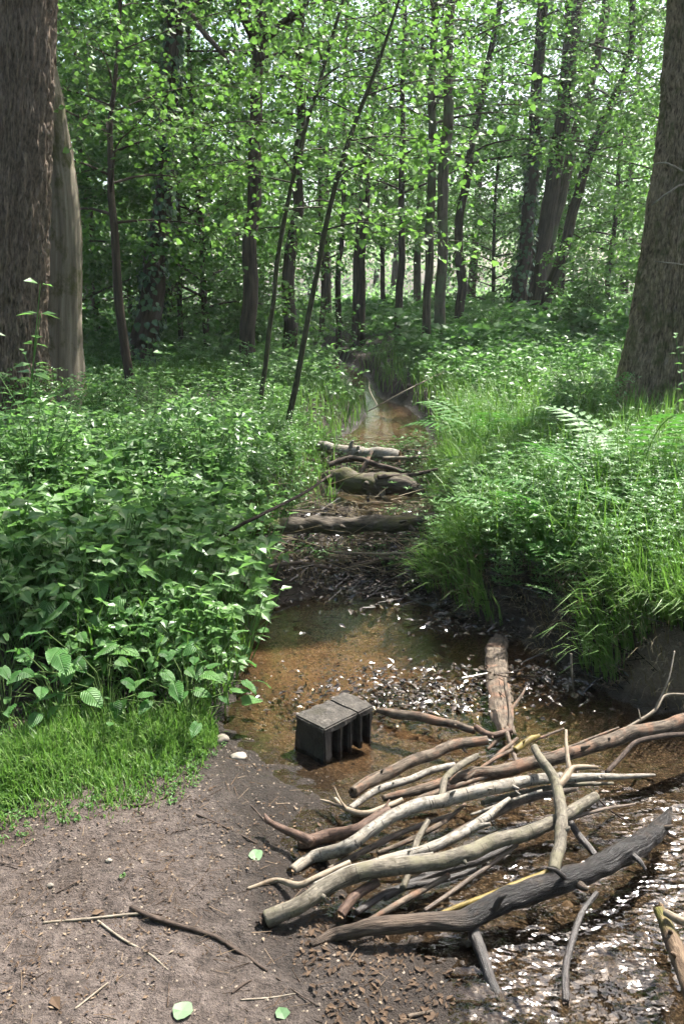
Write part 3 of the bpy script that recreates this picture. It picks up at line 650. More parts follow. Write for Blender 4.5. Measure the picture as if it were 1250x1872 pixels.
UA = template(51, 7.5, 0.06, 0.9, 40, 2.2, 0.085, 11, LEAFW, 0.2, (.3, .6), 'bark_mid', 'leaf_maple')
UB = template(52, 6.0, 0.05, 0.6, 36, 1.9, 0.080, 11, LEAFW, 0.2, (.3, .55), 'bark_sapling', 'leaf_oak')
UC = template(53, 9.0, 0.08, 2.0, 38, 2.6, 0.09, 11, LEAFW, 0.22, (.35, .65), 'bark_mid', 'leaf_maple')
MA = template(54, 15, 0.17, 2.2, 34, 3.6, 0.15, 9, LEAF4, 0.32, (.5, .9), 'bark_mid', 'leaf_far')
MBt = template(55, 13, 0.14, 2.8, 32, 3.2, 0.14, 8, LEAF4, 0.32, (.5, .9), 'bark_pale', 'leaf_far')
under = [
 (UA, 390, 14.0, 0.3, 1.0, 'young leafy tree just left of the dark forked trunk'),
 (UB, 150, 12.5, 1.9, 1.05, 'bushy young tree filling the gap behind the pale mossy trunk'),
 (UC, 60, 16.0, 2.2, 1.0, 'tall young leafy tree hidden behind the massive dark trunk on the left'),
 (UB, 440, 17.0, 4.0, 1.05, 'bushy young tree below the fork of the dark forked trunk'),
 (UC, 585, 22.5, 0.9, 1.0, 'tall young leafy tree behind the upper part of the slim saplings'),
 (UC, 700, 26.5, 5.1, 1.05, 'young leafy tree over the far bend of the stream'),
 (UB, 885, 21.5, 2.6, 1.1, 'bushy young tree in the gap between the close pair of trunks and the leaning clump'),
 (UC, 1095, 23.0, 3.5, 1.0, 'tall young leafy tree behind the rightmost leaning trunk'),
 (UA, 1190, 15.0, 0.7, 0.9, 'young leafy tree half hidden behind the thick sunlit trunk on the right'),
 (UB, 345, 14.2, 5.5, 1.0, 'bushy young tree right of the ivy covered tree and farther back'),
 (UA, 200, 15.5, 1.2, 1.0, 'young leafy tree between the crooked tree and the ivy covered tree'),
 (UC, 790, 26, 1.2, 1.0, 'tall young leafy tree behind the close pair of trunks'),
 (UA, 1010, 26, 2.2, 1.1, 'young leafy tree seen through the leaning clump'),
 (UB, 250, 19.5, 3.2, 1.1, 'bushy young tree at the end of the grassy gap on the left'),
]
for k, (tp, px, Y, rz, sc, lb) in enumerate(under): place(tp, 'young_tree', lb, px, Y, rz, sc, 'tree', 'young leafy trees of the understory')
backs = [
 (MA, 330, 27, .4, 1.0, 'tall background tree between the ivy covered tree and the forked trunk'), (MBt, 480, 30, 1.1, 1.0, 'tall background tree directly behind the forked trunk'),
 (MA, 600, 32, 2.7, 1.0, 'tall background tree above the left side of the stream bend'), (MBt, 760, 29, 3.9, 1.0, 'tall background tree behind the close pair of straight trunks'),
 (MA, 850, 33, 5.0, 1.05, 'tall background tree between the close pair and the leaning clump'), (MBt, 1000, 28, 0.2, 1.0, 'tall background tree directly behind the leaning clump'),
 (MA, 1120, 31, 1.8, 1.0, 'tall background tree seen between the leaning clump and the thick right trunk'), (MBt, 180, 26, 2.9, 1.0, 'tall background tree right of the pale mossy trunk'),
 (MA, 40, 25, 4.4, 1.0, 'tall background tree behind the massive left trunk'), (MBt, 1230, 27, 5.6, 1.0, 'tall background tree behind the thick right trunk')]
for k, (tp, px, Y, rz, sc, lb) in enumerate(backs): place(tp, 'background_tree', lb, px, Y, rz, sc, 'tree', 'tall trees in the background')
# the wood beyond reads as one mass
fw, ff = MB(), MB(); rng = np.random.default_rng(77)
for k in range(38):
    Y = rng.uniform(40, 82); px = -160 + 1570 * (k + rng.random()) / 38; x = (px - 625) / FPX * Y; top = rng.uniform(8, 14)
    n = 5; P = np.column_stack([x + np.cumsum(rng.normal(0, .2, n)), np.full(n, Y), np.linspace(0.2, top, n)])
    V, F, bk, _ = tube(P, np.linspace(.22, .04, n), 6, 8, seed=k); fw.add(V, F, bk)
    m = 280; q = rng.random(m); hz = 1.5 + (top - 1.5) * q ** 0.9; rad = (4.2 * (1 - 0.55 * (hz / top) ** 3)) * np.sqrt(rng.random(m)); az = rng.uniform(0, 6.283, m)
    O = np.column_stack([P[0, 0] + rad * np.cos(az), Y + rad * np.sin(az), hz]); D = np.column_stack([np.cos(az), np.sin(az), rng.normal(0, .3, m)])
    V, F, vv = sprays(O, D, rng.uniform(.7, 1.4, m), 6, 0.30, LEAF4, up=0.5); ff.add(V, F, None, vv)
for k in range(34):                       # low scrub under it
    Y = rng.uniform(33, 60); x = rng.uniform(-.55, .55) * Y; m = 90; az = rng.uniform(0, 6.283, m); rd = 2.2 * np.sqrt(rng.random(m))
    O = np.column_stack([x + rd * np.cos(az), Y + rd * np.sin(az), .2 + rng.random(m) * 1.5]); D = np.column_stack([np.cos(az), np.sin(az), rng.normal(.2, .3, m)])
    V, F, vv = sprays(O, D, rng.uniform(.6, 1.1, m), 6, 0.24, LEAF4, up=0.6); ff.add(V, F, None, vv)
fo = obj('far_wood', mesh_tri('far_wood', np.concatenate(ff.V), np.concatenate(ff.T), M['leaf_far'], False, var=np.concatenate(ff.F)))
tag(fo, 'far wood of pale green trees closing the view', 'wood', kind='stuff')
o = obj('trunks', fw.mesh('trunks', M['bark_mid']), fo); tag(o, kind='stuff')

# the same wood continued unseen behind the viewer, added to cut sky fill
fb = MB(); rng = np.random.default_rng(78)
for k in range(30):
    az0 = math.radians(rng.uniform(105, 290)); dist = rng.uniform(8, 17); x, y = math.sin(az0) * dist, math.cos(az0) * dist; top = rng.uniform(9, 15)
    m = 260; q = rng.random(m); hz = 0.5 + (top - .5) * q; rad = 3.0 * np.sqrt(rng.random(m)); az = rng.uniform(0, 6.283, m)
    O = np.column_stack([x + rad * np.cos(az), y + rad * np.sin(az), hz]); D = np.column_stack([np.cos(az), np.sin(az), rng.normal(0, .3, m)])
    V, F, vv = sprays(O, D, rng.uniform(.7, 1.2, m), 6, 0.26, LEAF4, up=0.6); fb.add(V, F, None, vv)
tag(obj('unseen_wood', mesh_tri('unseen_wood', np.concatenate(fb.V), np.concatenate(fb.T), M['leaf_oak'], False, var=np.concatenate(fb.F))), 'unseen leafy wood added behind the viewer to block sky light', 'wood', kind='stuff')
# ------------------------------------------------------------------ ground vegetation
def proto_nettle(rng, h=0.5, n=6, lf=0.058, tmpl=LEAF5):
    P, D, N = [], [], []; b = rng.normal(0, .18, 2)
    sp = np.array([[0, 0, -.03], [b[0] * .3 * h, b[1] * .3 * h, h * .55], [b[0] * h, b[1] * h, h]]); S = []
    for k in range(n):
        f = 0.22 + 0.78 * k / (n - 1); o = np.array([np.interp(f, [0, .55, 1], sp[:, q]) for q in range(3)])
        az = k * 1.57 + rng.normal(0, .25)
        for a in (az, az + math.pi):
            d = np.array([math.cos(a), math.sin(a), 0.25 - 0.5 * rng.random()]); P.append(o + d * .01); D.append(d); N.append(Z3 + rng.normal(0, .25, 3)); S.append(lf * (1.15 - .45 * f) * rng.uniform(.8, 1.2))
    V, F, _ = leaves(np.array(P), np.array(D), np.array(N), np.array(S), tmpl, np.zeros(len(P)))
    V2, F2 = prisms(sp[:-1], sp[1:], .003, .002)
    return np.vstack([V, V2]), np.vstack([F, F2 + len(V)])
def proto_cleaver(rng, h=0.5, n=9, m=6, lf=0.045, w=0.34):
    P, D, N, S = [], [], [], []; b = rng.normal(0, .45, 2)
    for k in range(n):
        f = 0.15 + .85 * k / (n - 1); o = np.array([b[0] * h * f * f, b[1] * h * f * f, h * f * (1 - .15 * f)])
        for q in range(m):
            a = q * 6.283 / m + k * .5; d = np.array([math.cos(a), math.sin(a), .15 + .3 * rng.random()]); P.append(o); D.append(d); N.append(Z3 + rng.normal(0, .2, 3)); S.append(lf * (1.1 - .5 * f))
    return leaves(np.array(P), np.array(D), np.array(N), np.array(S), LEAF4, np.zeros(len(P)), w)[:2]
def proto_herb(rng, h=0.3, n=6, lf=0.046, tmpl=LEAF5):          # ground elder: leaflets in threes on a stalk
    P, D, N, S, A, B = [], [], [], [], [], []
    for k in range(n):
        a = k * 2.4 + rng.normal(0, .3); hh = h * rng.uniform(.6, 1.1); e = np.array([math.cos(a), math.sin(a), 0]); o = e * hh * .45 + Z3 * hh
        A.append(e * .01); B.append(o)
        for s in (-1, 0, 1):
            c, s_ = math.cos(a + s * 1.0), math.sin(a + s * 1.0)
            P.append(o); D.append(np.array([c, s_, -.5 + 1.0 * rng.random()])); N.append(Z3 + rng.normal(0, .6, 3)); S.append(lf * rng.uniform(.8, 1.25))
    V, F, _ = leaves(np.array(P), np.array(D), np.array(N), np.array(S), tmpl, np.zeros(len(P)))
    V2, F2 = prisms(np.array(A), np.array(B), .0025, .0015)
    return np.vstack([V, V2]), np.vstack([F, F2 + len(V)])
def scatter(mb, protos, X, Y, sc, rng, vlo=0.0, vhi=1.0, sink=0.02, tilt=None):
    sc = sc * (1 + .6 * fbm(X * 1.1, Y * 1.1, 4, 3, 12)) * (1 - .55 * np.exp(-((X - 2.75) ** 2 + (Y - 6.7) ** 2) / .9)) * (1 - .42 * ss(4.6, 6.2, Y) * ss(14, 9, Y) * np.where(X < 0, 1.0, .5)) * (1 - .6 * ss(.9, .3, np.abs(X - .35 + .06 * (Y - 16))) * ss(9, 12, Y)) * (1 - .45 * ss(.55, .1, Y - path_edge(X)) * (X < 0) * (Y < 3.7)); lift = np.clip(.5 + .55 * fbm(X * .7, Y * .7, 9, 2, 13), 0, 1)
    Zg = height(X, Y); which = rng.integers(0, len(protos), len(X)); rz = rng.uniform(0, 6.283, len(X))
    for k, (PV, PF) in enumerate(protos):
        i = np.where(which == k)[0]
        if not len(i): continue
        c, s = np.cos(rz[i])[:, None], np.sin(rz[i])[:, None]; z = sc[i][:, None]
        vx, vy, vz = PV[None, :, 0] * z, PV[None, :, 1] * z, PV[None, :, 2] * z
        gx_, gy_ = c * vx - s * vy, s * vx + c * vy
        if tilt is not None:
            gx_ = gx_ + vz * tilt[i][:, 0:1]; gy_ = gy_ + vz * tilt[i][:, 1:2]
        V = np.stack([gx_ + X[i][:, None], gy_ + Y[i][:, None], vz + Zg[i][:, None] - sink], -1)
        F = (np.arange(len(i)) * len(PV))[:, None, None] + PF[None]
        var = np.clip((vlo + (vhi - vlo) * (.5 * lift[i][:, None] + .5 * rng.random((len(i), 1)))) * .6 + .4 * rng.random((len(i), len(PF))), 0, 1)
        mb.add(V.reshape(-1, 3), F.reshape(-1, 3), None, var.ravel())
def field(n, y0, y1, side, rng, dmin=0.05, dmax=99, xl=-0.52, xr=0.52, pw=1.0, dense=None):
    """random spots inside the camera's wedge on one bank, clear of the bare dirt and the water"""
    y = y0 + (y1 - y0) * rng.random(n) ** pw; x = y * (xl + (xr - xl) * rng.random(n))
    x = x + rng.normal(0, .1, n)
    z, d, rs, path, sand, n5 = height(x, y, True)
    ok = (d > dmin) & ((rs > .5) | (y > path_edge(x) + .24)) & (d < dmax) & (path < .25) & (sand < .4) & ((rs > .5) if side > 0 else (rs < .5))
    if dense is not None: ok &= fbm(x * 1.3, y * 1.3, float(rng.integers(0, 50)), 3, 9) > -dense
    return x[ok], y[ok]
rng = np.random.default_rng(5)
def stuff(name, mb, mat, label, cat):
    o = obj(name, mesh_tri(name, np.concatenate(mb.V), np.concatenate(mb.T), M[mat], False, var=np.concatenate(mb.F)))
    return tag(o, label, cat, kind='stuff')
nets = [proto_nettle(rng, rng.uniform(.4, .6)) for _ in range(6)]; clvs = [proto_cleaver(rng, rng.uniform(.3, .5)) for _ in range(6)]
herbs = [proto_herb(rng, rng.uniform(.22, .36)) for _ in range(6)]; bigs = [proto_herb(rng, .45, 7, .15, LEAF4) for _ in range(4)]; broads = [proto_herb(rng, .34, 7, .085, LEAFW) for _ in range(5)]; talls = [proto_nettle(rng, rng.uniform(.7, .95), 8, .075) for _ in range(5)]
# right bank: pale feathery cleavers, nettles, ground elder
mb = MB()
x, y = field(9000, 3.4, 9.8, 1, rng, .10, dense=.7); scatter(mb, clvs, x, y, rng.uniform(.7, 1.25, len(x)), rng)
x, y = field(1200, 3.6, 10, 1, rng, .15, dense=.0); scatter(mb, herbs, x, y, rng.uniform(.7, 1.3, len(x)), rng)
x, y = field(700, 4.6, 11, 1, rng, .3, dense=-.12); scatter(mb, talls, x, y, rng.uniform(.6, 1.0, len(x)), rng)
x, y = field(600, 4.2, 10, 1, rng, .2, dense=-.05); scatter(mb, broads, x, y, rng.uniform(.6, 1.1, len(x)), rng)
x, y = field(2000, 4.4, 14, 1, rng, .25, dense=.05); scatter(mb, nets, x, y, rng.uniform(.7, 1.3, len(x)), rng)
x, y = field(2600, 9.5, 17, 1, rng, .15); scatter(mb, herbs, x, y, rng.uniform(1.2, 1.9, len(x)), rng)
x, y = field(4200, 13, 36, 1, rng, .15, pw=.7); scatter(mb, bigs, x, y, rng.uniform(.8, 1.5, len(x)), rng)
stuff('undergrowth', mb, 'leaf_herb', 'bright feathery undergrowth covering the right bank', 'undergrowth')
# left bank
mb = MB()
x, y = field(4200, 3.0, 9, -1, rng, -.01, dense=.4); scatter(mb, herbs, x, y, rng.uniform(.8, 1.4, len(x)), rng)
x, y = field(1300, 4.2, 9, -1, rng, .10, dense=.0); scatter(mb, broads, x, y, rng.uniform(.4, .8, len(x)), rng)
x, y = field(520, 4.4, 10, -1, rng, .3, dense=.1); scatter(mb, talls, x, y, rng.uniform(.7, 1.2, len(x)), rng)
x, y = field(1500, 3.9, 9.5, -1, rng, .25, dense=.25); scatter(mb, nets, x, y, rng.uniform(.7, 1.2, len(x)), rng)
x, y = field(2200, 8.5, 16, -1, rng, .12); scatter(mb, herbs, x, y, rng.uniform(1.2, 2.0, len(x)), rng)
x, y = field(3000, 14, 36, -1, rng, .15, pw=.7); scatter(mb, bigs, x, y, rng.uniform(.8, 1.4, len(x)), rng)
stuff('undergrowth', mb, 'leaf_shrub', 'dark green nettles and herbs covering the left bank', 'undergrowth')

def blades(X, Y, L, rng, lean=.5, wid=.005, lean_dir=None, z=None):
    n = len(X); Zg = height(X, Y) if z is None else z; az = rng.uniform(0, 6.283, n)
    H = np.stack([np.cos(az), np.sin(az)], -1) * rng.uniform(.15, 1, n)[:, None] * lean
    if lean_dir is not None: H = H * .6 + lean_dir
    S = np.stack([-np.sin(az), np.cos(az), np.zeros(n)], -1) * wid
    P = np.stack([X, Y, Zg - .01], -1); V = np.zeros((n, 7, 3))
    for q, (t, w) in enumerate(((0, 1), (.4, .9), (.75, .6))):
        h = np.linalg.norm(H, axis=1)
        c = P + np.stack([H[:, 0] * L * t ** 1.7, H[:, 1] * L * t ** 1.7, L * (t - .55 * np.minimum(h, 1.3) * t ** 2.2)], -1)
        V[:, 2 * q] = c - S * w; V[:, 2 * q + 1] = c + S * w
    h = np.linalg.norm(H, axis=1)
    V[:, 6] = P + np.stack([H[:, 0] * L, H[:, 1] * L, L * (1 - .62 * np.minimum(h, 1.5))], -1)
    t = np.array([[0, 1, 3], [0, 3, 2], [2, 3, 5], [2, 5, 4], [4, 5, 6]])
    F = (np.arange(n) * 7)[:, None, None] + t[None]
    var = np.repeat(np.clip(rng.normal(.5, .25, n), 0, 1), 5)
    return V.reshape(-1, 3), F.reshape(-1, 3), var
# grass hanging over the right bank
mb = MB()
x, y = field(60000, 2.9, 8, 1, rng, .03, 1.6, xl=.05); keep = fbm(x * 2.2, y * 2.2, 1, 3, 4) > -.15; x, y = x[keep], y[keep]
mx = mid_x(y); ld = np.stack([-np.ones(len(x)) * .45, -np.ones(len(x)) * .35], -1) * rng.uniform(.2, 1.4, (len(x), 1))
V, F, vv = blades(x, y, rng.uniform(.14, .36, len(x)), rng, .6, .0035, ld); mb.add(V, F, None, vv)
x, y = field(30000, 3.6, 12, 1, rng, .2, dense=.45); V, F, vv = blades(x, y, rng.uniform(.25, .60, len(x)), rng, .7, .0035); mb.add(V, F, None, vv)
x, y = field(9000, 8, 18, 1, rng, .05, 1.2); V, F, vv = blades(x, y, rng.uniform(.3, .5, len(x)), rng, .6, .007); mb.add(V, F, None, vv)
stuff('bank_grass', mb, 'grass', 'long grass drooping over the edge of the right bank', 'grass')
# short grass at the edge of the dirt on the left
mb = MB(); n = 38000
x = rng.uniform(-1.9, -.36, n); e = path_edge(x) + .10 * fbm(x * 5, 0 * x, 2, 3, 6); y = e + rng.normal(.13, .17, n); d = sd(x, y)
ok = (d > .04) & (rng.random(n) < ss(-.28, .16, y - e) * (.35 + .9 * ss(-.35, .3, fbm(x * 6, y * 6, 3, 3, 14)))) & (y < 3.5); x, y = x[ok], y[ok]
V, F, vv = blades(x, y, rng.uniform(.025, .10, len(x)) * (1 + .7 * fbm(x * 4, y * 4, 5, 2, 15)) * (.55 + .8 * ss(-.2, .3, y - path_edge(x))), rng, .7, .0022); mb.add(V, F, None, vv)
x, y = field(20000, 3.0, 16, -1, rng, -.02, 1.0, xl=-.35); V, F, vv = blades(x, y, rng.uniform(.15, .4, len(x)), rng, .6, .005); mb.add(V, F, None, vv)
x = rng.uniform(-4, -1.2, 16000); y = rng.uniform(11, 22, 16000); V, F, vv = blades(x, y, rng.uniform(.2, .4, len(x)), rng, .5, .009); mb.add(V, F, None, vv)
stuff('grass', mb, 'grass', 'short grass along the edge of the bare dirt and the left bank', 'grass')
# tiny weeds on the bare edge
mb = MB(); tiny = [proto_herb(rng, .035, 5, .018, LEAF5) for _ in range(4)]
n = 900; x = rng.uniform(-1.5, -.36, n); y = path_edge(x) + rng.normal(.22, .20, n); ok = sd(x, y) > .04
scatter(mb, tiny, x[ok], y[ok], rng.uniform(.7, 1.5, ok.sum()), rng, sink=.005)
n = 520; x = rng.uniform(-.9, 1.0, n); y = rng.uniform(4.45, 6.1, n); z = height(x, y); ok = (z > .015) & (fbm(x * 3, y * 3, 8, 3, 19) > 0)
scatter(mb, herbs[:3], x[ok], y[ok], rng.uniform(.2, .5, ok.sum()), rng, sink=.005)
n = 300; x = rng.uniform(-.3, .9, n); y = rng.uniform(7.1, 8.4, n); z = height(x, y); ok = z > .015
scatter(mb, herbs[:3], x[ok], y[ok], rng.uniform(.35, .8, ok.sum()), rng, sink=.005)
stuff('small_weeds', mb, 'leaf_herb', 'tiny leafy weeds among the grass and on the soil ledge', 'weeds')

# --- shrubs on the left bank, each a thing of its own
def shrub_mesh(seed, h, r, n, lf):
    rng = np.random.default_rng(seed); mw = MB(); O, D, L = [], [], []
    for k in range(n):
        az = rng.uniform(0, 6.283); out = rng.uniform(.15, 1) * r; hh = h * rng.uniform(.55, 1.05) * (1 - .3 * (out / r) ** 2)
        e = np.array([math.cos(az) * out, math.sin(az) * out, hh]); m = np.array([e[0] * .35, e[1] * .35, hh * .65])
        V, F, bk, _ = tube(np.array([[e[0] * .08, e[1] * .08, -.05], m, e]), [.006, .004, .002], 4, 7, seed=k, caps=False); mw.add(V, F, bk)
        for q in range(9):
            f = .28 + .72 * q / 8; p = (1 - f) ** 2 * 0 + 2 * f * (1 - f) * m + f * f * e
            a2 = az + rng.normal(0, 1.1); O.append(p); D.append([math.cos(a2), math.sin(a2), .25 + .3 * rng.random()]); L.append(rng.uniform(.10, .24))
    V, F, vv = sprays(np.array(O), np.array(D), np.array(L), 9, lf, LEAF5, droop=.4)
    return mw.mesh('stems', M['stem_green']), mesh_tri('foliage', V, F, M['leaf_shrub'], False, var=vv)
SH = [shrub_mesh(61, .80, .48, 34, .056), shrub_mesh(62, .70, .42, 32, .046), shrub_mesh(63, .95, .42, 32, .064)]
shr = [(-1.9, 5.4, 0, 1.0, 'tall leafy shrub at the left edge of the picture below the massive trunk'), (-1.25, 5.0, 1, 1.05, 'leafy shrub in the middle of the left bank, below the small crooked tree'),
       (-.78, 4.7, 2, .85, 'leafy shrub leaning to the dark undercut of the left bank'), (-1.55, 4.2, 2, .8, 'leafy shrub at the left edge just above the broad leaved plants'),
       (-.62, 5.7, 1, .9, 'low leafy shrub left of the soil ledge across the stream'), (-1.9, 6.8, 2, 1.0, 'pale leafy shrub in front of the foot of the massive left trunk'),
       (-1.05, 6.4, 0, .85, 'leafy shrub below the thinner slim sapling'), (-.55, 7.2, 1, .75, 'low leafy shrub at the foot of the nearer slim sapling'),
       (-2.7, 7.4, 0, 1.1, 'leafy shrub in front of the pale mossy trunk'), (-.98, 4.05, 1, .72, 'small leafy shrub just above the broad leaved plants, nearest the pool'),
       (-.42, 6.5, 2, .55, 'low leafy shrub beside the dark pool under the rotten log'), (1.9, 6.9, 1, .95, 'leafy shrub left of the foot of the thick right trunk'),
       (3.0, 6.2, 2, .85, 'leafy shrub in front of the foot of the thick right trunk'), (-1.6, 14.5, 0, 2.0, 'round shrub behind the slim saplings'), 
       (4.4, 15.5, 2, 1.8, 'shrub right of the leaning clump in the meadow'), (2.6, 15.0, 1, 1.5, 'shrub between the close pair of trunks and the leaning clump')]
for (x, y, v, s, lb) in shr:
    t = thing('shrub', lb, 'shrub', (x, y, gz(x, y)), 'leafy shrubs on the banks'); s = s * (.68 if (x < 0 and 5.2 < y < 9) else 1.0); t.scale = (s, s, s); t.rotation_euler = (0, 0, random.uniform(0, 6.28))
    obj('stems', SH[v][0], t); obj('foliage', SH[v][1], t)

# --- broad leaved plants at the left, every leaf a part
def big_leaf(lobes):
    n = 13; t = np.linspace(0, 1, n); V, F = [], []
    w = .44 * np.sin(np.pi * t ** .72) ** .8 * (1 - .18 * t) * (1 + .05 * (np.arange(n) % 2)); w[0] = .03; w[-1] = .0
    for k in range(n):
        z = -.30 * t[k] ** 2 + .02 * math.sin(lobes * 2 + 9 * t[k]); back = .16 * (1 - t[k]) ** 2 if k else 0
        for f, q in ((-1, 1), (-.5, .5), (0, 0), (.5, .5), (1, 1)):
            V.append([f * w[k], t[k] - back * q + .05 * q * t[k], z + .16 * q * w[k] * (1.2 - q) + .014 * (1 if (k % 2) else -1) * q + .03 * math.sin(5 * t[k] + lobes * f)])
    for k in range(n - 1):
        for c in range(4):
            b = 5 * k + c; F += [[b, b + 1, b + 6], [b, b + 6, b + 5]]
    return np.array(V), np.array(F)
BL = []
for lo, v in ((3, .2), (4, .45), (3, .7), (5, .95)):
    V, F = big_leaf(lo); BL.append(mesh_tri('leaf', V, F, M['leaf_broad'], True, var=np.full(len(F), v)))
brd = [(40, 1085, 'topmost at the left edge'), (25, 1190, 'at the left edge, level with the pool'), (110, 1130, 'with a pale arching top, left of the middle'), (105, 1245, 'low on the left above the short grass'),
       (180, 1165, 'in the middle of the cluster'), (200, 1255, 'in front, just above the short grass'), (265, 1150, 'under the leafy shrubs in mid cluster'), (275, 1225, 'right of the cluster middle, above the grass'),
       (335, 1180, 'leaning to the pool'), (345, 1260, 'in front, at the right end of the grass'), (395, 1215, 'hanging over the pool edge'), (410, 1130, 'hanging over the dark undercut bank'), (150, 1065, 'high in the shade of the shrubs'), (330, 1095, 'in the shade above the pool edge'),
       (15, 1265, 'in the left corner of the grass'), (235, 1085, 'under the shrubs, above the cluster middle'), (150, 1215, 'left of the cluster middle, half in the sun'), (70, 1030, 'highest at the left edge, under the tall shrub')]
rng = np.random.default_rng(9)
for k, (px, py, where) in enumerate(brd):
    p = on_ground(px, py + 62); g = p[2]
    t = thing('broad_leaved_plant', 'broad leaved green plant ' + where, 'plant', (p[0], p[1], g), 'broad leaved plants at the left')
    ms = MB(); n = 21
    for q in range(n):
        az = q * 2.39996 + rng.normal(0, .3); f = (q + .5) / n; hh = .08 + .22 * f * rng.uniform(.8, 1.1); out = .05 + .13 * (1 - f) + .05 * rng.random()
        e = np.array([math.cos(az) * out - .02, math.sin(az) * out - .02, hh])
        V, F = prisms(np.array([[0, 0, -.02], e * [.4, .4, .7]]), np.array([e * [.4, .4, .7], e]), .0028, .0018); ms.add(V, F)
        o = obj('leaf', BL[int(rng.integers(0, 4))], t, e); s = rng.uniform(.035, .095) * (1 if rng.random() > .3 else .7)
        o.scale = (s * rng.uniform(.55, 1.1), s, s); o.rotation_euler = (rng.normal(-.15, .3), rng.normal(0, .25), az - math.pi / 2 + rng.normal(0, .3))
    obj('stems', ms.mesh('stems', M['stem_green']), t)

# --- ferns, each frond a part
def frond_mesh(seed):
    rng = np.random.default_rng(seed); n = 16; P, D, N, S = [], [], [], []
    t = np.linspace(.12, 1, n); sp = np.column_stack([0 * t, t * .75, .62 * t - .5 * t ** 2.2])
    for k in range(n):
        for s in (-1, 1):
            l = .17 * math.sin(math.pi * min(1, t[k] * .85 + .12)) + .01; a = np.array([s * .95, .35, -.12])
            for q in range(3):
                P.append(sp[k] + a * l * (.1 + .3 * q)); D.append(a + [0, .25, 0]); N.append(Z3 + rng.normal(0, .1, 3)); S.append(l * (.62 - .13 * q))
    V, F, vv = leaves(np.array(P), np.array(D), np.array(N), np.array(S), LEAF4, rng.random(len(P)) * .5 + .25, .55)
    V2, F2 = prisms(np.vstack([[0, 0, 0], sp[:-1]]), sp, .004, .002)
    return mesh_tri('frond', np.vstack([V, V2]), np.vstack([F, F2 + len(V)]), M['leaf_fern'], False, var=np.concatenate([vv, np.full(len(F2), .3)]))
FR = [frond_mesh(1), frond_mesh(2)]
ferns = [(1160, 880, 1.15, 'green fern below the foot of the thick right trunk'), (1000, 985, .85, 'dark green fern over the hollow in the right bank'), (1095, 935, .9, 'fern in the middle of the right bank grass'), (890, 800, 1.1, 'fern on the right bank beside the log dam')]
for (px, py, s, lb) in ferns:
    p = on_ground(px, py + 30); t = thing('fern', lb, 'fern', (p[0], p[1], gz(p[0], p[1]) + .02), 'ferns on the right bank'); t.scale = (s, s, s)
    for q in range(9):
        o = obj('frond', FR[q % 2], t); sc = rng.uniform(.7, 1.05); o.scale = (sc, sc, sc); o.rotation_euler = (rng.normal(.25, .2), 0, q * .7 + rng.normal(0, .2))

# dry grass and rootlets on the bare bank faces and ledges
mb = MB(); n = 14000; x, y = rng.uniform(.5, 2.6, n), rng.uniform(2.7, 5, n); z, d, rs, path, sand, n5 = height(x, y, True); ok = (d > .01) & (d < .6) & (rs > .5) & (fbm(x * 5, y * 5, 1, 3, 3) > -.1); x, y = x[ok], y[ok]
V, F, vv = blades(x, y, rng.uniform(.05, .2, len(x)), rng, .9, .002, np.stack([-np.ones(len(x)) * .5, -np.ones(len(x)) * .6], -1)); mb.add(V, F, None, vv)
n = 8000; x, y = rng.uniform(-.9, 1.1, n), rng.uniform(4.4, 8.4, n); z = height(x, y); d = sd(x, y); ok = (z > .01) & (d < .35); x, y = x[ok], y[ok]
keep = fbm(x * 3, y * 3, 2, 3, 23) > -.1; x, y = x[keep], y[keep]; V, F, vv = blades(x, y, rng.uniform(.04, .15, len(x)), rng, 1.2, .0028); mb.add(V, F, None, vv)
for (x0, x1, y0, y1, n) in ((-.7, 1.0, 4.5, 6.0, 420), (-.2, .9, 7.1, 8.5, 320)):    # fine dead twigs tangled in the dams
    x, y = rng.uniform(x0, x1, n), rng.uniform(y0, y1, n); A = np.stack([x, y, np.maximum(height(x, y), 0) + rng.uniform(0, .16, n)], -1); az = rng.normal(0, .6, n) + np.where(rng.random(n) < .5, 0, 3.14); L = rng.uniform(.08, .38, n)
    V, F = prisms(A, A + np.stack([np.cos(az) * L, np.sin(az) * L, rng.normal(.0, .05, n)], -1), .0035, .0015); mb.add(V, F, None, np.repeat(rng.random(n) * .8, 6))
stuff('dry_grass', mb, 'dry', 'dry tan grass and dead twigs on the bank faces and dams', 'grass')
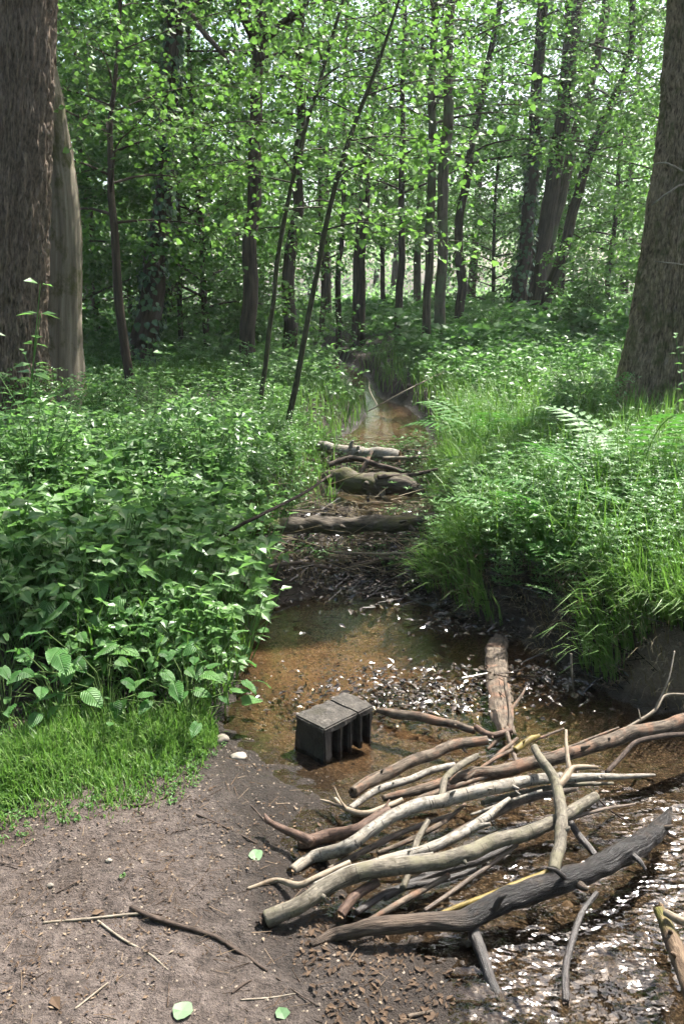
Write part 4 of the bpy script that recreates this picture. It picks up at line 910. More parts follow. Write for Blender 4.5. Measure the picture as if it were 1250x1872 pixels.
# ------------------------------------------------------------------ logs, sticks, block
def wpath(pts, last=None):
    P, R, w = [], [], last
    for p in pts:
        w = p[3] if len(p) > 3 else w
        if p[2] is None: q = on_ground(p[0], p[1]); q = q + np.array([0, 0, w * .335 * mpp(q) * .75])
        else: q = on_z(p[0], p[1], p[2])
        P.append(q); R.append(w * .335 * mpp(q))
    return np.array(P), np.array(R)
def log(name, label, pts, mat, seg=14, n=44, wob=.14, wobs=9, forks=(), ends=(None, None), group=None, cat='log', flat=1.0, seed=None):
    seed = seed or (int(pts[0][0]) * 7 + int(pts[0][1])) % 997
    P, R = wpath(pts); base = P[len(P) // 2].copy()
    V, F, bk, (cp, cr, T, U, W) = tube(P, R, seg + 6, n * 2, wob * 1.1, wobs * 1.8, seed, flat=flat, kink=.26, kf=12)
    rg = np.random.default_rng(seed)
    mb = MB(); mb.add(V, F, bk); o = obj(name, mb.mesh(name, M[mat]), None); o.data.transform(__import__('mathutils').Matrix.Translation(-Vector(base))); o.location = base
    tag(o, label, cat, group)
    for k, fk in enumerate(forks):
        fm = fk[0] if isinstance(fk[0], str) else mat; fp = fk[1] if isinstance(fk[0], str) else fk
        P2, R2 = wpath(fp); V, F, bk, _ = tube(P2, R2, 12, 40, .16, 26, seed + k + 1, kink=.3, kf=12); m2 = MB(); m2.add(V, F, bk)
        obj('branch', m2.mesh('branch', M[fm], True, base), o)
    for e, em in zip((0, -1), ends):
        if not em: continue
        sgn = -1 if e == 0 else 1; m = 16; th = np.linspace(0, 2 * np.pi, m, endpoint=False); c0 = cp[e] + T[e] * sgn * (cr[e] * .12 + .004)
        V = [c0 - T[e] * sgn * .010]; F = []
        for r_, dz in ((.5, -.003), (.93, .002)):
            for t_ in th:
                rr = cr[e] * r_ * (1 + .12 * rg.normal()); V.append(c0 + U[e] * math.cos(t_) * rr + W[e] * math.sin(t_) * rr + T[e] * sgn * (dz + .003 * rg.normal()))
        for q in range(m):
            a, b = 1 + q, 1 + (q + 1) % m; F += [[0, a, b], [a, a + m, b + m], [a, b + m, b]]
        obj('cut_end', mesh_tri('cut_end', np.array(V) - base, np.array(F), M[em], False), o)
    if cat == 'log' and np.mean(R) > .008:
        L = np.linalg.norm(np.diff(cp, axis=0), axis=1).sum()
        for q in range(1 + int(L * 3.2)):
            i = int(rg.integers(6, len(cp) - 6)); th = rg.uniform(.2, 2.9); dr = U[i] * math.cos(th) + W[i] * math.sin(th); r = cr[i] * rg.uniform(.16, .34); ln = cr[i] * rg.uniform(.25, 1.1)
            V, F, bk, _ = tube(np.array([cp[i] + dr * cr[i] * .6, cp[i] + dr * (cr[i] + ln * .5) + T[i] * ln * .2, cp[i] + dr * (cr[i] + ln) + T[i] * ln * .6]), [r * 1.5, r, r * .55], 7, 7, .2, 40, q)
            m2 = MB(); m2.add(V, F, bk); obj('knot', m2.mesh('knot', M[mat], True, base), o)
    return o
G = 'logs and branches piled across the stream'
# lowest first
log('log', 'big dark wet log across the front of the pile with a pale tapering tip', [(568, 1735, None, 14), (610, 1718, None, 34), (670, 1697, .06, 44), (760, 1688, .06, 46), (850, 1680, .055, 56), (910, 1652, .06, 64), (980, 1626, .07, 66), (1050, 1604, .075, 60), (1130, 1566, .065, 62), (1190, 1530, .05, 54), (1216, 1500, .045, 36), (1225, 1478, .04, 10)], 'log_front', 26, 110, .26, 9, group=G, seed=100,
    forks=[
           ('log_wet', [(862, 1690, .035, 36), (880, 1735, .02, 34), (896, 1785, .005, 30), (925, 1850, -.02, 24)]), ('log_wet', [(1030, 1604, .10, 16), (1012, 1590, .135, 10), (1000, 1586, .15, 5)]), ('log_wet', [(905, 1660, .08, 20), (918, 1640, .115, 14), (926, 1634, .125, 8)]), ('log_wet', [(1150, 1560, .07, 22), (1170, 1575, .07, 14), (1180, 1590, .06, 8)])])
log('branch_log', 'thick grey green log with a dark hollow left end, lowest of the pale ones', [(487, 1694, None, 46), (545, 1655, .062, 46), (610, 1617, .085, 46), (690, 1588, .105, 46), (770, 1580, .11, 46), (830, 1566, .115, 44), (900, 1542, .12, 42), (1000, 1508, .115, 36), (1045, 1482, .11, 34), (1088, 1456, .10, 26)], 'log_grey', 18, 80, .12, 10, ends=('cut_dark', 'cut_tan'), group=G)
log('branch_log', 'white birch stick with a snapped right tip, above the grey green log', [(575, 1622, .075, 24), (635, 1592, .085, 28), (700, 1574, .09, 28), (780, 1551, .095, 29), (840, 1525, .10, 28), (885, 1496, .10, 26), (930, 1460, .10, 12)], 'log_birch', 14, 56, .12, 10, group=G,
    forks=[[(850, 1518, .10, 20), (880, 1508, .115, 15), (896, 1506, .12, 9)]])
log('branch_log', 'long white grey birch branch sweeping across the middle of the pile', [(534, 1600, None, 26), (570, 1578, None, 34), (640, 1547, .08, 36), (695, 1505, .105, 34), (745, 1478, .115, 36), (820, 1460, .12, 38), (900, 1441, .125, 36), (990, 1424, .12, 30), (1080, 1421, .11, 22), (1150, 1419, .10, 14), (1196, 1417, .09, 8)], 'log_birch', 18, 90, .12, 8, ends=('cut_tan', None), group=G)
log('split_stick', 'pale split stick pointing left onto the dirt', [(452, 1629, None, 7), (500, 1622, None, 15), (555, 1616, .055, 18), (590, 1600, .07, 18), (640, 1576, .085, 14)], 'log_peeled', 10, 34, .25, 16, group=G)
log('branch_log', 'reddish brown forked branch hooking left over the dirt', [(545, 1545, None, 36), (600, 1538, None, 38), (650, 1518, .06, 34), (692, 1492, .075, 26), (712, 1480, .08, 18)], 'log_red', 14, 40, .12, 9, group=G,
    forks=[[(570, 1540, .05, 30), (535, 1522, .055, 22), (505, 1510, .055, 18), (487, 1497, .06, 14), (484, 1488, .07, 6)], [(692, 1492, .08, 14), (705, 1474, .09, 8), (712, 1462, .10, 4)]])
log('branch_log', 'tan log with a dark hollow left end, uppermost on the pool side', [(646, 1449, .055, 30), (690, 1422, .065, 32), (740, 1398, .075, 32), (800, 1374, .08, 30), (850, 1358, .08, 28), (890, 1353, .08, 24)], 'log_tan', 14, 50, .18, 10, ends=('cut_dark', None), group=G)
log('branch_log', 'pale stick tucked under the tan hollow log', [(640, 1478, .04, 18), (690, 1445, .045, 20), (750, 1425, .05, 20), (800, 1406, .055, 20), (830, 1398, .055, 16)], 'log_birch', 12, 40, .12, 9, group=G)
log('split_stick', 'short peeled pale stick with a forked left end below the tan hollow log', [(612, 1460, .035, 10), (635, 1480, .04, 15), (670, 1488, .05, 18), (705, 1475, .06, 18), (735, 1462, .065, 14)], 'log_peeled', 10, 30, .18, 12, group=G, forks=[[(628, 1476, .04, 10), (600, 1466, .035, 9), (585, 1462, .03, 5)], [(632, 1478, .045, 6), (618, 1456, .06, 5), (612, 1440, .075, 3)]])
log('bent_stick', 'short grey stick with an elbow bend standing between two birch branches', [(806, 1458, .10, 20), (812, 1425, .115, 20), (840, 1400, .12, 19), (872, 1382, .12, 16)], 'log_grey', 12, 30, .12, 9, group=G)
log('long_branch', 'long branch running from the pile up to the right edge, pale at its far end', [(700, 1460, .05, 18), (780, 1440, .06, 28), (850, 1420, .07, 36), (920, 1408, .085, 38), (1000, 1388, .10, 37), (1080, 1364, .11, 37), (1150, 1343, .115, 40), (1210, 1330, .12, 42), (1290, 1308, .12, 40)], 'log_tan', 16, 80, .12, 7, group=G,
    forks=[('twig_dark', [(1290, 1340, .13, 14), (1215, 1346, .14, 14), (1165, 1356, .14, 13), (1130, 1388, .12, 13), (1108, 1412, .11, 12)]), ('log_tan', [(1010, 1384, .11, 12), (980, 1392, .10, 14)])])
log('crossing_branch', 'knobbly yellow grey branch standing across the pile with a forked top', [(1012, 1592, .10, 30), (1014, 1570, .11, 36), (1021, 1540, .125, 34), (1024, 1495, .145, 32), (1019, 1450, .165, 30), (1008, 1418, .175, 28), (990, 1390, .185, 24), (976, 1366, .19, 20)], 'log_grey', 14, 50, .2, 16, group=G,
    forks=[('log_peeled', [(1016, 1440, .17, 22), (1032, 1420, .175, 22), (1045, 1404, .18, 18), (1068, 1402, .18, 14), (1092, 1403, .175, 9)]), ('log_peeled', [(1040, 1408, .18, 14), (1036, 1375, .205, 11), (1034, 1335, .23, 8)])])
log('yellow_stick', 'yellow mossy stick behind the big dark wet log', [(800, 1672, .06, 12), (860, 1650, .065, 16), (930, 1622, .07, 19), (1000, 1594, .075, 16)], 'log_yellow', 10, 36, .16, 12, group=G)
log('thin_stick', 'thin brown stick leaning above the yellow mossy stick', [(775, 1665, .05, 12), (840, 1620, .065, 13), (910, 1570, .08, 12), (945, 1545, .09, 9)], 'log_wetend', 8, 30, .1, 10, group=G)
log('thin_stick', 'tan stick joining the pale tip of the dark wet log', [(665, 1690, .05, 16), (715, 1660, .06, 18), (760, 1635, .06, 17), (820, 1600, .06, 14)], 'log_tan', 10, 30, .14, 10, group=G)
log('dark_stick', 'dark wet stick in the shade under the grey green log', [(700, 1640, .03, 22), (790, 1598, .04, 24), (880, 1570, .045, 22), (960, 1530, .05, 16)], 'log_wet', 10, 34, .14, 10, group=G)
log('dark_stick', 'dark stick between the white birch stick and the long birch branch', [(800, 1545, .05, 26), (880, 1500, .055, 26), (960, 1462, .06, 24), (1050, 1440, .06, 20)], 'log_wetend', 10, 34, .14, 10, group=G)
log('short_stump', 'short reddish stub poking out below the grey green log', [(622, 1672, .04, 28), (645, 1640, .055, 28), (690, 1612, .06, 24)], 'log_red', 12, 22, .12, 9, group=G, ends=('cut_tan', None))
log('bent_stick', 'short grey upright stick between the lower birch sticks', [(735, 1625, .04, 18), (748, 1590, .06, 18), (762, 1540, .08, 18), (782, 1500, .10, 14)], 'log_grey', 10, 26, .16, 10, group=G)
log('thin_stick', 'thin pale stick right of the elbow stick, under the crossing branch', [(860, 1490, .08, 8), (920, 1468, .09, 10), (990, 1446, .10, 9)], 'log_birch', 8, 24, .1, 10, group=G)
log('brown_stick', 'brown rounded stick reaching from the block to the pile', [(690, 1298, .03, 14), (718, 1304, .04, 26), (770, 1311, .045, 25), (820, 1322, .045, 23), (868, 1336, .045, 20)], 'log_tan', 12, 36, .12, 9, group=G)
log('sunken_log', 'broad brown log half sunk in the pool behind the pile', [(914, 1165, -.012, 26), (908, 1195, -.004, 32), (908, 1245, -.002, 34), (915, 1300, -.004, 32), (925, 1345, -.01, 28)], 'log_tan', 18, 40, .2, 6, cat='log', flat=2.0)
log('twig_branch', 'forked pale branch standing in the pool beside the sunken log', [(930, 1345, .05, 18), (933, 1310, .08, 17), (928, 1275, .10, 14), (922, 1240, .12, 9)], 'log_tan', 9, 24, .14, 10, group=G, forks=[[(930, 1300, .085, 11), (950, 1275, .10, 8), (962, 1255, .11, 5)], [(930, 1335, .06, 16), (905, 1355, .06, 14), (890, 1370, .05, 8)]])
for k, (pts, lb) in enumerate([([(870, 1330, .06, 16), (900, 1345, .075, 18), (935, 1335, .085, 16)], 'short brown stick lying across the head of the sunken log'), ([(880, 1410, .08, 12), (915, 1375, .10, 12), (945, 1350, .10, 9)], 'short brown stick above the elbow stick'),
        ([(850, 1425, .08, 9), (900, 1390, .10, 10), (960, 1360, .10, 9), (1030, 1332, .11, 6)], 'long thin brown stick under the forked top of the crossing branch'), ([(940, 1372, .10, 20), (970, 1352, .11, 18), (985, 1345, .11, 10)], 'stubby yellow brown stick at the top of the crossing branch'),
        ([(925, 1330, .08, 12), (935, 1370, .09, 13), (945, 1400, .09, 10)], 'short dark stick pointing down into the pile from the sunken log')]):
    log('short_stick', lb, pts, ['log_red', 'log_tan', 'log_tan', 'log_yellow', 'log_wetend'][k], 9, 20, .14, 12, group=G)
for (nm, lb, pts, mt) in [
    ('thin_stick', 'thin dark stick under the long white birch branch, left part', [(600, 1590, .03, 16), (680, 1548, .045, 18), (760, 1512, .055, 16), (830, 1488, .06, 12)], 'log_wetend'),
    ('thin_stick', 'thin grey stick just below the long white birch branch, right part', [(880, 1468, .08, 14), (960, 1448, .085, 15), (1040, 1436, .085, 13), (1120, 1432, .07, 8)], 'log_grey'),
    ('thin_stick', 'thin tan stick between the tan hollow log and the long birch branch', [(720, 1490, .05, 14), (780, 1455, .06, 16), (850, 1432, .07, 14), (890, 1420, .075, 10)], 'log_tan'),
    ('thin_stick', 'thin brown stick crossing under the white birch stick', [(690, 1560, .05, 13), (745, 1538, .06, 14), (815, 1500, .07, 13), (850, 1470, .08, 9)], 'log_tan'),
    ('dark_stick', 'dark wet stick in the gap left of the yellow mossy stick', [(650, 1668, .03, 18), (720, 1628, .035, 20), (800, 1610, .04, 18), (870, 1590, .045, 14)], 'log_wet'),
    ('dark_stick', 'dark wet stick right of the knobbly crossing branch', [(1040, 1500, .04, 18), (1060, 1530, .03, 20), (1085, 1560, .02, 18), (1100, 1585, .01, 12)], 'log_wet'),
    ('thin_stick', 'thin pale stick lying along the grey green log on its upper side', [(560, 1632, .06, 9), (640, 1596, .09, 11), (720, 1572, .10, 10), (790, 1560, .10, 7)], 'log_birch'),
    ('thin_stick', 'thin tan stick slanting off the right end of the grey green log', [(960, 1530, .06, 12), (1030, 1500, .08, 12), (1100, 1480, .07, 9), (1160, 1470, .03, 6)], 'log_wetend'),
    ('thin_stick', 'thin brown stick along the upper side of the long far branch', [(930, 1396, .10, 9), (1010, 1376, .12, 10), (1080, 1350, .13, 8), (1130, 1330, .13, 5)], 'log_tan')]:
    log(nm, lb, pts, mt, 9, 30, .16, 12, group=G)
log('wet_stick', 'glistening dark stick sticking out of the riffle in front', [(1090, 1632, .08, 12), (1066, 1665, .07, 17), (1048, 1710, .055, 19), (1034, 1770, .035, 20), (1033, 1832, .01, 20)], 'log_wet', 12, 36, .14, 10, ends=(None, 'cut_dark'))
log('mossy_log', 'mossy brown log cut off by the right edge in the riffle', [(1205, 1665, .05, 34), (1228, 1720, .055, 46), (1252, 1790, .055, 52), (1285, 1900, .05, 52)], 'log_moss', 16, 40, .2, 9, ends=('cut_tan', None), forks=[('log_peeled', [(1214, 1668, .085, 18), (1235, 1680, .09, 22), (1262, 1690, .09, 20)])])
# the log dam upstream
log('pale_log', 'pale topped log lying across the stream at the log dam', [(585, 815, .20, 26), (620, 822, .21, 36), (670, 828, .21, 36), (728, 834, .20, 34)], 'log_birch', 14, 36, .2, 4, ends=(None, 'cut_tan'))
log('rotten_log', 'thick dark rotten log above the dark pool', [(600, 872, .13, 40), (640, 880, .14, 64), (700, 886, .14, 66), (748, 890, .13, 56), (760, 892, .12, 30)], 'log_mossgrey', 16, 40, .3, 4)
log('thin_log', 'thin pale log resting on the right end of the log dam', [(700, 838, .20, 10), (760, 836, .20, 10), (840, 826, .24, 8)], 'twig_pale', 8, 24, .1, 3)
log('ledge_log', 'mossy log buried in the soil ledge across the stream', [(430, 970, .22, 30), (520, 962, .22, 40), (620, 960, .21, 46), (720, 956, .21, 44), (810, 948, .22, 26)], 'log_mossgrey', 14, 50, .45, 4)
log('dam_stick', 'dark stick slanting across the log dam under the pale log', [(600, 850, .20, 14), (640, 838, .24, 16), (690, 850, .22, 14), (740, 862, .18, 10)], 'log_rot', 9, 30, .2, 4)
log('dam_stick', 'thin dark stick bridging the rotten log and the right bank', [(690, 872, .22, 12), (750, 868, .22, 12), (800, 858, .26, 8)], 'log_rot', 8, 26, .2, 4)
log('dam_stick', 'brown stick propped upright against the pale log', [(655, 872, .12, 12), (668, 848, .22, 13), (680, 825, .30, 9)], 'log_tan', 8, 22, .2, 4)
log('ledge_stick', 'dark stick lying before the soil ledge, right half', [(640, 1035, .06, 14), (720, 1022, .10, 14), (800, 1030, .10, 10)], 'log_rot', 8, 26, .2, 4)
log('ledge_stick', 'dark forked stick lying before the soil ledge, left half', [(470, 1040, .12, 12), (540, 1030, .12, 12), (610, 1040, .06, 8)], 'log_rot', 8, 26, .2, 4)
log('bank_root', 'dark root arching from the undercut left bank to the pool', [(395, 1045, .24, 26), (440, 1062, .20, 28), (475, 1085, .12, 24), (490, 1108, .02, 18)], 'log_rot', 10, 28, .2, 6)
log('fallen_branch', 'long dark bare branch slanting down the left bank', [(372, 1000, .34, 12), (450, 955, .48, 10), (530, 915, .54, 9), (605, 868, .52, 6)], 'twig_dark', 7, 40, .1, 4, cat='branch')
# thin sticks and stems
def twig(label, pts, mat='twig_pale', name='twig', forks=(), group=None): return log(name, label, pts, mat, 6, 26, .12, 14, forks=forks, cat='twig', group=group)
twig('thin pale stem slanting over the far pool at the right bank', [(672, 752, .10, 3), (740, 715, .35, 4), (820, 676, .55, 4)])
twig('thin pale bent twig rising beside the far bend', [(690, 742, .10, 3), (676, 715, .25, 3), (674, 695, .35, 2)])
twig('long thin bare stem arching out of the right bank below the fern', [(815, 975, .18, 5), (880, 968, .3, 5), (930, 952, .38, 5), (985, 928, .45, 4)])
twig('thin pale twig lying across the soil ledge', [(600, 1008, .14, 5), (660, 1012, .15, 5), (740, 1010, .15, 4), (800, 1003, .17, 3)])
twig('pale thin stem leaning from the broad leaved plants to the pool', [(420, 1108, .28, 4), (445, 1140, .15, 4), (465, 1168, .02, 3)])
twig('pale branching twig over the water at the foot of the right bank', [(1125, 1342, .09, 8), (1160, 1322, .12, 9), (1195, 1300, .15, 9), (1215, 1272, .18, 8), (1260, 1270, .20, 7)], forks=[[(1195, 1300, .15, 6), (1222, 1240, .26, 5), (1232, 1190, .34, 4)], [(1170, 1316, .13, 5), (1166, 1296, .16, 3)]])
twig('short pale root hanging from the undercut right bank', [(1043, 1195, .20, 6), (1045, 1240, .10, 5), (1048, 1262, .03, 4)], name='root'); twig('thin dark twig in the riffle above the big dark wet log', [(1085, 1452, .09, 5), (1110, 1478, .05, 5), (1150, 1505, .01, 3)], 'twig_dark')
twig('dark knotted stick lying diagonally on the dirt', [(240, 1662, None, 13), (285, 1690, None, 15), (345, 1704, None, 14), (390, 1716, None, 14), (440, 1748, None, 13), (488, 1778, None, 8)], 'twig_dark', 'stick', forks=[[(270, 1680, None, 7), (300, 1688, None, 6), (330, 1708, None, 5)]])
twig('short dark stick near the edge of the grass', [(222, 1477, None, 8), (262, 1474, None, 8), (312, 1460, None, 5)], 'twig_dark', 'stick')
twig('thin dark twig on the dirt left of the reddish forked branch', [(360, 1495, None, 5), (410, 1515, None, 6), (470, 1545, None, 4)], 'twig_dark')
twig('thin dark twig pointing at the hooked tip of the reddish branch', [(440, 1455, None, 4), (465, 1485, None, 4), (490, 1510, None, 3)], 'twig_dark')
twig('pale thin twig lying flat at the left on the dirt', [(80, 1697, None, 7), (150, 1690, None, 8), (260, 1678, None, 6)])
twig('pale curved twig lower left of the dark knotted stick', [(180, 1692, None, 7), (225, 1722, None, 7), (275, 1752, None, 7), (308, 1780, None, 4)])
twig('pale straight twig in the lower left corner', [(138, 1850, None, 5), (198, 1798, None, 5)])
twig('short dark broken twig near the bottom edge', [(424, 1818, None, 7), (440, 1808, None, 8), (460, 1802, None, 5)], 'twig_dark')
twig('thin tan twig along the bottom edge', [(440, 1832, None, 4), (490, 1830, None, 5), (545, 1826, None, 3)]); twig('thin dark twig crossing the dirt at the bottom', [(505, 1790, None, 4), (540, 1820, None, 4), (580, 1852, None, 3)], 'twig_dark')
twig('short thin pale twig in the left middle of the dirt', [(105, 1640, None, 4), (150, 1612, None, 4), (185, 1642, None, 3)], 'twig_dark'); twig('small tan stick at the very bottom right of the dirt', [(745, 1868, None, 12), (790, 1858, None, 8)], 'log_tan', 'stick')

# the concrete block
def block():
    A = on_z(594, 1396, -.01)[:2]; B = on_z(684, 1348, -.01)[:2]; H = .150
    ex = (B - A); L = np.linalg.norm(ex); ex = ex / L; ey = np.array([-ex[1], ex[0]]); Wd = .155
    t = thing('concrete_block', 'dark ribbed concrete block standing in the shallow water', 'block', (A[0], A[1], -.03)); t.rotation_euler = (0, 0, math.atan2(ex[1], ex[0]))
    def box(name, x0, x1, y0, y1, z0, z1, mat, tap=0.0, j=.002):
        import bmesh
        bm = bmesh.new(); bmesh.ops.create_cube(bm, size=1)
        for v in bm.verts:
            s = 1 + tap * (.5 - v.co.z)
            v.co = Vector((x0 + (x1 - x0) * (v.co.x * s + .5), y0 + (y1 - y0) * (v.co.y * s + .5), z0 + (z1 - z0) * (v.co.z + .5)))
        bmesh.ops.bevel(bm, geom=bm.edges[:], offset=.005, segments=2, affect='EDGES')
        bmesh.ops.subdivide_edges(bm, edges=[e for e in bm.edges if e.calc_length() > .05], cuts=4, use_grid_fill=True)
        for v in bm.verts:
            n = fbm(np.array([v.co.x * 30]), np.array([v.co.y * 30]), np.array([v.co.z * 30]), 3, 4)[0]; v.co += v.normal * n * .009
        bmesh.ops.triangulate(bm, faces=bm.faces[:]); me = bpy.data.meshes.new(name); bm.to_mesh(me); bm.free(); me.materials.append(M[mat])
        return obj(name, me, t)
    box('core', .010, L - .01, .030, Wd - .004, 0, H - .008, 'concrete_wet_shaded'); box('end_wall', -.002, .030, .001, Wd - .001, 0, H - .006, 'concrete_wet_shaded', .05)
    for k in range(5): x = .030 + k * (L - .05) / 4; box('rib', x - .010, x + .010, .001, .045, 0, H - .006, 'concrete_wet_shaded')
    box('top_slab', -.003, L * .66, .000, Wd, H - .022, H + .004, 'concrete'); box('top_slab', L * .663, L + .002, .001, Wd - .001, H - .022, H + .002, 'concrete')
block()

# stones and single leaves on the dirt
def stone_obj(label, px, py, z, w, mat, name='stone', sq=.6, seed=1):
    p = on_ground(px, py); r = w / 2 * mpp(p); p[2] += r * sq * (.25 if px > 300 else .7); rg = np.random.default_rng(seed)
    n, m = 9, 14; th = np.linspace(0, math.pi, n)[:, None]; ph = np.linspace(0, 6.2832, m, endpoint=False)[None]
    X, Y, Z = np.sin(th) * np.cos(ph), np.sin(th) * np.sin(ph), np.cos(th) + 0 * ph
    k = r * (1 + .35 * fbm(X * 1.6 + seed, Y * 1.6, Z * 1.6, 3, seed))
    V = np.stack([X * k, Y * k * .8, Z * k * sq], -1).reshape(-1, 3); F = []
    for i in range(n - 1):
        for j in range(m): a, b, c, d = i * m + j, i * m + (j + 1) % m, (i + 1) * m + (j + 1) % m, (i + 1) * m + j; F += [[a, d, c], [a, c, b]]
    o = obj(name, mesh_tri(name, V, np.array(F), M[mat], True, var=np.full(len(F), rg.random())), None, p); return tag(o, label, 'stone')
stone_obj('pale angular stone at the corner of the grass beside the water', 405, 1356, .055, 32, 'stone_pale', seed=3)
stone_obj('flat pale stone just below the angular one at the water edge', 436, 1386, .05, 30, 'stone_pale', sq=.4, seed=4)
stone_obj('small pale stone at the lower edge of the grass', 222, 1392, .10, 24, 'stone_pale', seed=5); stone_obj('smaller pale stone left of another at the lower edge of the grass', 196, 1402, .10, 17, 'stone_pale', seed=6)
stone_obj('tiny pale pebble on the dirt near the left middle', 200, 1578, .115, 13, 'stone_pale', seed=7); stone_obj('tiny pale pebble on the dirt at the far left', 93, 1625, .115, 13, 'stone_pale', seed=8)
def lone_leaf(label, px, py, z, w, mat, tm, var, rz, name='fallen_leaf'):
    p = on_ground(px, py) if py > 1200 else on_z(px, py, z); p[2] += .006; s = w * mpp(p); V, F, vv = leaves(np.zeros((1, 3)), np.array([[math.cos(rz), math.sin(rz), .08]]), np.array([[.1, -.2, 1.0]]), s, tm, np.array([var])); c = V.mean(0)
    tag(obj(name, mesh_tri(name, V - c, F, M[mat], False, var=vv), None, p), label, 'leaf')
a = np.linspace(0, 6.2832, 12, endpoint=False); RND = (np.vstack([[[0, .45, .0]], np.stack([.40 * np.sin(a) * (1 + .08 * np.cos(5 * a)), .5 - .5 * np.cos(a) + .06 * np.cos(3 * a), .06 * np.abs(np.sin(a)) + .05 * np.cos(2 * a + 1)], -1)]), np.array([[0, 1 + q, 1 + (q + 1) % 12] for q in range(12)]))
M['leaf_pale'] = leaf_mat('leaf_pale', (.07, .13, .06), (.11, .19, .09), (.17, .25, .14), trans=.2)
lone_leaf('round pale green leaf on the dirt left of the pile', 468, 1572, .085, 30, 'leaf_pale', RND, .55, 1.3); lone_leaf('pale green leaf at the bottom edge of the dirt', 335, 1860, .105, 40, 'leaf_pale', RND, .9, .3)
lone_leaf('green leaf at the bottom edge right of the pale one', 516, 1864, .09, 32, 'leaf_pale', LEAFW, .2, 2.0); lone_leaf('curled tan bark chip in the lower left corner', 102, 1835, .115, 40, 'litter', LEAF5, .35, -.9, 'bark_chip')
lone_leaf('pale tan leaf left of the dark knotted stick', 178, 1672, .12, 24, 'litter', LEAF5, .6, .4); lone_leaf('large pale green leaf at the right bank before the long bare stem', 845, 968, .30, 66, 'leaf_pale', LOBED, .8, .3, 'pale_leaf')

# litter, pebbles, wet debris: nobody could count these
rng = np.random.default_rng(31)
def litter(n, x0, x1, y0, y1, cond, s0, s1, tm, mat, name, label, lift=.004, up=.35, var=None):
    x, y = rng.uniform(x0, x1, n), rng.uniform(y0, y1, n); z, d, rs, path, sand, n5 = height(x, y, True); ok = cond(x, y, z, d, rs, path); x, y, z = x[ok], y[ok], z[ok]; m = len(x)
    az = rng.uniform(0, 6.283, m); V, F, vv = leaves(np.stack([x, y, z + lift], -1), np.stack([np.cos(az), np.sin(az), rng.normal(.05, .15, m)], -1), Z3 + rng.normal(0, up, (m, 3)), rng.uniform(s0, s1, m), tm, rng.random(m) ** 1.6 if var is None else var(rng, m))
    return V, F, vv
mb = MB()
V, F, vv = litter(6500, -1.4, .7, 1.25, 3.2, lambda x, y, z, d, rs, path: (path > .4) & (d > .02) & (fbm(x * 4, y * 4, 2, 3, 21) > -.25), .004, .016, LEAF5, '', '', ''); mb.add(V, F, None, vv)
V, F, vv = litter(900, -.8, 1.2, 4.4, 8.6, lambda x, y, z, d, rs, path: (z > .01) & (d < .3), .02, .05, LEAF5, '', '', ''); mb.add(V, F, None, vv)
V, F, vv = litter(900, .6, 2.6, 2.7, 4.6, lambda x, y, z, d, rs, path: (d > 0) & (d < .4) & (rs > .5), .012, .035, LEAF5, '', '', ''); mb.add(V, F, None, vv)
V, F, vv = litter(1500, -.1, .5, 1.3, 2.3, lambda x, y, z, d, rs, path: (d > -.03) & (d < .25), .008, .026, LEAF5, '', '', '', var=lambda r, m: r.random(m) * .4); mb.add(V, F, None, vv)
stuff('leaf_litter', mb, 'litter', 'dry leaf scraps strewn over the dirt and banks', 'leaf litter')
mb = MB(); n = 1300; x, y = rng.uniform(-1.4, .6, n), rng.uniform(1.25, 3.1, n); z, d, rs, path, sand, n5 = height(x, y, True); ok = (path > .4) & (d > .02); x, y, z = x[ok], y[ok], z[ok]
az = rng.uniform(0, 6.283, len(x)); L = rng.uniform(.012, .07, len(x)) ** 1.0; A = np.stack([x, y, z + .002], -1); B = A + np.stack([np.cos(az) * L, np.sin(az) * L, rng.normal(.002, .004, len(x))], -1)
V, F = prisms(A, B, rng.uniform(.0006, .0016, len(x)), .0006); mb.add(V, F, None, np.repeat(rng.random(len(x)) ** 1.8 * .9, 6)); stuff('twig_litter', mb, 'litter', 'fine broken twigs strewn over the dirt', 'twig litter')
def pebbles(x, y, s, sinkf=.35):
    z = height(x, y); n = len(x); o = np.array([[1, 0, 0], [0, 1, 0], [-1, 0, 0], [0, -1, 0], [0, 0, 1], [0, 0, -1], [.7, .7, .2], [-.7, .7, .1], [-.7, -.7, .2], [.7, -.7, .1]])
    t = np.array([[0, 6, 4], [6, 1, 4], [1, 7, 4], [7, 2, 4], [2, 8, 4], [8, 3, 4], [3, 9, 4], [9, 0, 4]])
    V = o[None] * (s[:, None, None] * rng.uniform(.6, 1.15, (n, 10, 3))) * np.array([1, 1, .6]) + np.stack([x, y, z + s * .1], -1)[:, None]
    return V.reshape(-1, 3), ((np.arange(n) * 10)[:, None, None] + t[None]).reshape(-1, 3), np.repeat(rng.random(n), 8)
n = 3000; x, y = rng.uniform(-1.4, .6, n), rng.uniform(1.25, 3.1, n); z, d, rs, path, sand, n5 = height(x, y, True); ok = (path > .3); V, F, vv = pebbles(x[ok], y[ok], rng.uniform(.0015, .005, ok.sum()))
mb = MB(); mb.add(V, F, None, vv); stuff('grit', mb, 'pebble', 'small grit and gravel on the bare dirt', 'gravel')
n = 6000; x, y = rng.uniform(-.6, 2.0, n), rng.uniform(1.3, 4.4, n); d = sd(x, y); ok = (d < -.02) | ((d < .06) & (rng.random(n) < .25)); V, F, vv = pebbles(x[ok], y[ok], rng.uniform(.002, .011, ok.sum()) * (.5 + .5 * ss(.0, -.1, d[ok])) * (1 + .6 * (rng.random(ok.sum()) > .95)))
mb = MB(); mb.add(V, F, None, vv); stuff('stream_gravel', mb, 'pebble_wet', 'orange brown gravel on the stream bed', 'gravel')
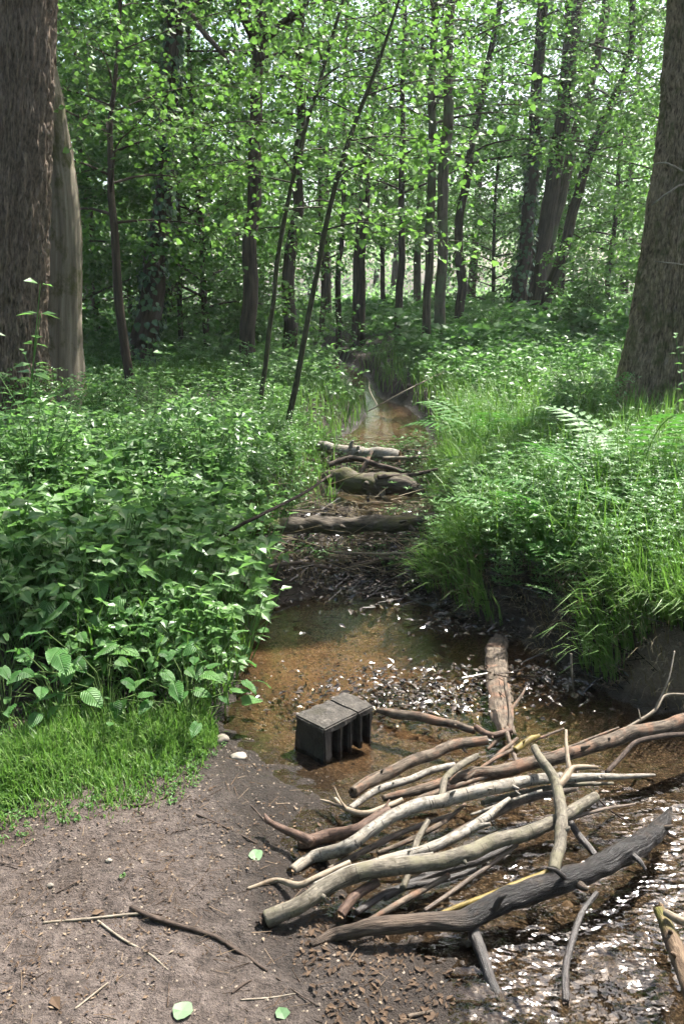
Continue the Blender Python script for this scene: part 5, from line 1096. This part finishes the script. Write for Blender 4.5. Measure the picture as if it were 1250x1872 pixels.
mb = MB(); n = 1500; x = rng.normal(DEB[0], .30, n); y = rng.normal(DEB[1], .13, n); ok = sd(x, y) < -.02; x, y = x[ok], y[ok]; m = len(x); az = rng.uniform(0, 6.283, m)
V, F, vv = leaves(np.stack([x, y, np.maximum(height(x, y), -.004) + rng.uniform(0, .012, m)], -1), np.stack([np.cos(az), np.sin(az), rng.normal(0, .2, m)], -1), Z3 + rng.normal(0, .3, (m, 3)), rng.uniform(.012, .04, m), LEAF5, rng.random(m)); mb.add(V, F, None, vv)
for (cx, cy, sx, sy, n) in ((.45, 4.55, .30, .16, 1500), (.05, 4.9, .5, .35, 2200), (.35, 7.5, .3, .2, 600), (.75, 3.95, .2, .1, 400), (1.15, 3.3, .3, .08, 400)):
    x = rng.normal(cx, sx, n); y = rng.normal(cy, sy, n); az = rng.uniform(0, 6.283, n); z = np.maximum(height(x, y), 0)
    V, F, vv = leaves(np.stack([x, y, z + rng.uniform(0, .02, n)], -1), np.stack([np.cos(az), np.sin(az), rng.normal(.1, .3, n)], -1), Z3 + rng.normal(0, .4, (n, 3)), rng.uniform(.02, .055, n), LEAF5, rng.random(n)); mb.add(V, F, None, vv)
    A = np.stack([x, y, z + .01], -1)[: n // 3]; L = rng.uniform(.05, .2, len(A)); a2 = rng.uniform(0, 6.283, len(A)); B = A + np.stack([np.cos(a2) * L, np.sin(a2) * L, rng.uniform(-.01, .06, len(A))], -1); V, F = prisms(A, B, .003, .0015); mb.add(V, F, None, np.repeat(rng.random(len(A)), 6))
stuff('wet_debris', mb, 'wetlitter', 'dark wet leaves and twigs caught in the shallows', 'debris')
# ------------------------------------------------------------------ humid air between the trees
def haze():
    x0, x1, y0, y1, z0, z1 = -150, 150, -40, 200, -1.6, 26
    V = np.array([[x, y, z] for x in (x0, x1) for y in (y0, y1) for z in (z0, z1)], float)
    F = [[0, 1, 3], [0, 3, 2], [4, 6, 7], [4, 7, 5], [0, 4, 5], [0, 5, 1], [2, 3, 7], [2, 7, 6], [0, 2, 6], [0, 6, 4], [1, 5, 7], [1, 7, 3]]
    t = NT('haze'); v = t.n('VolumePrincipled', i_Density=0.0008, i_Anisotropy=0.25); v.inputs['Color'].default_value = (.86, .95, 1.0, 1)
    t.t.links.new(v.outputs[0], t.out.inputs['Volume'])
    tag(obj('haze', mesh_tri('haze', V, np.array(F), t.m)), 'thin pale air between the far trees', 'haze', kind='stuff')
haze()
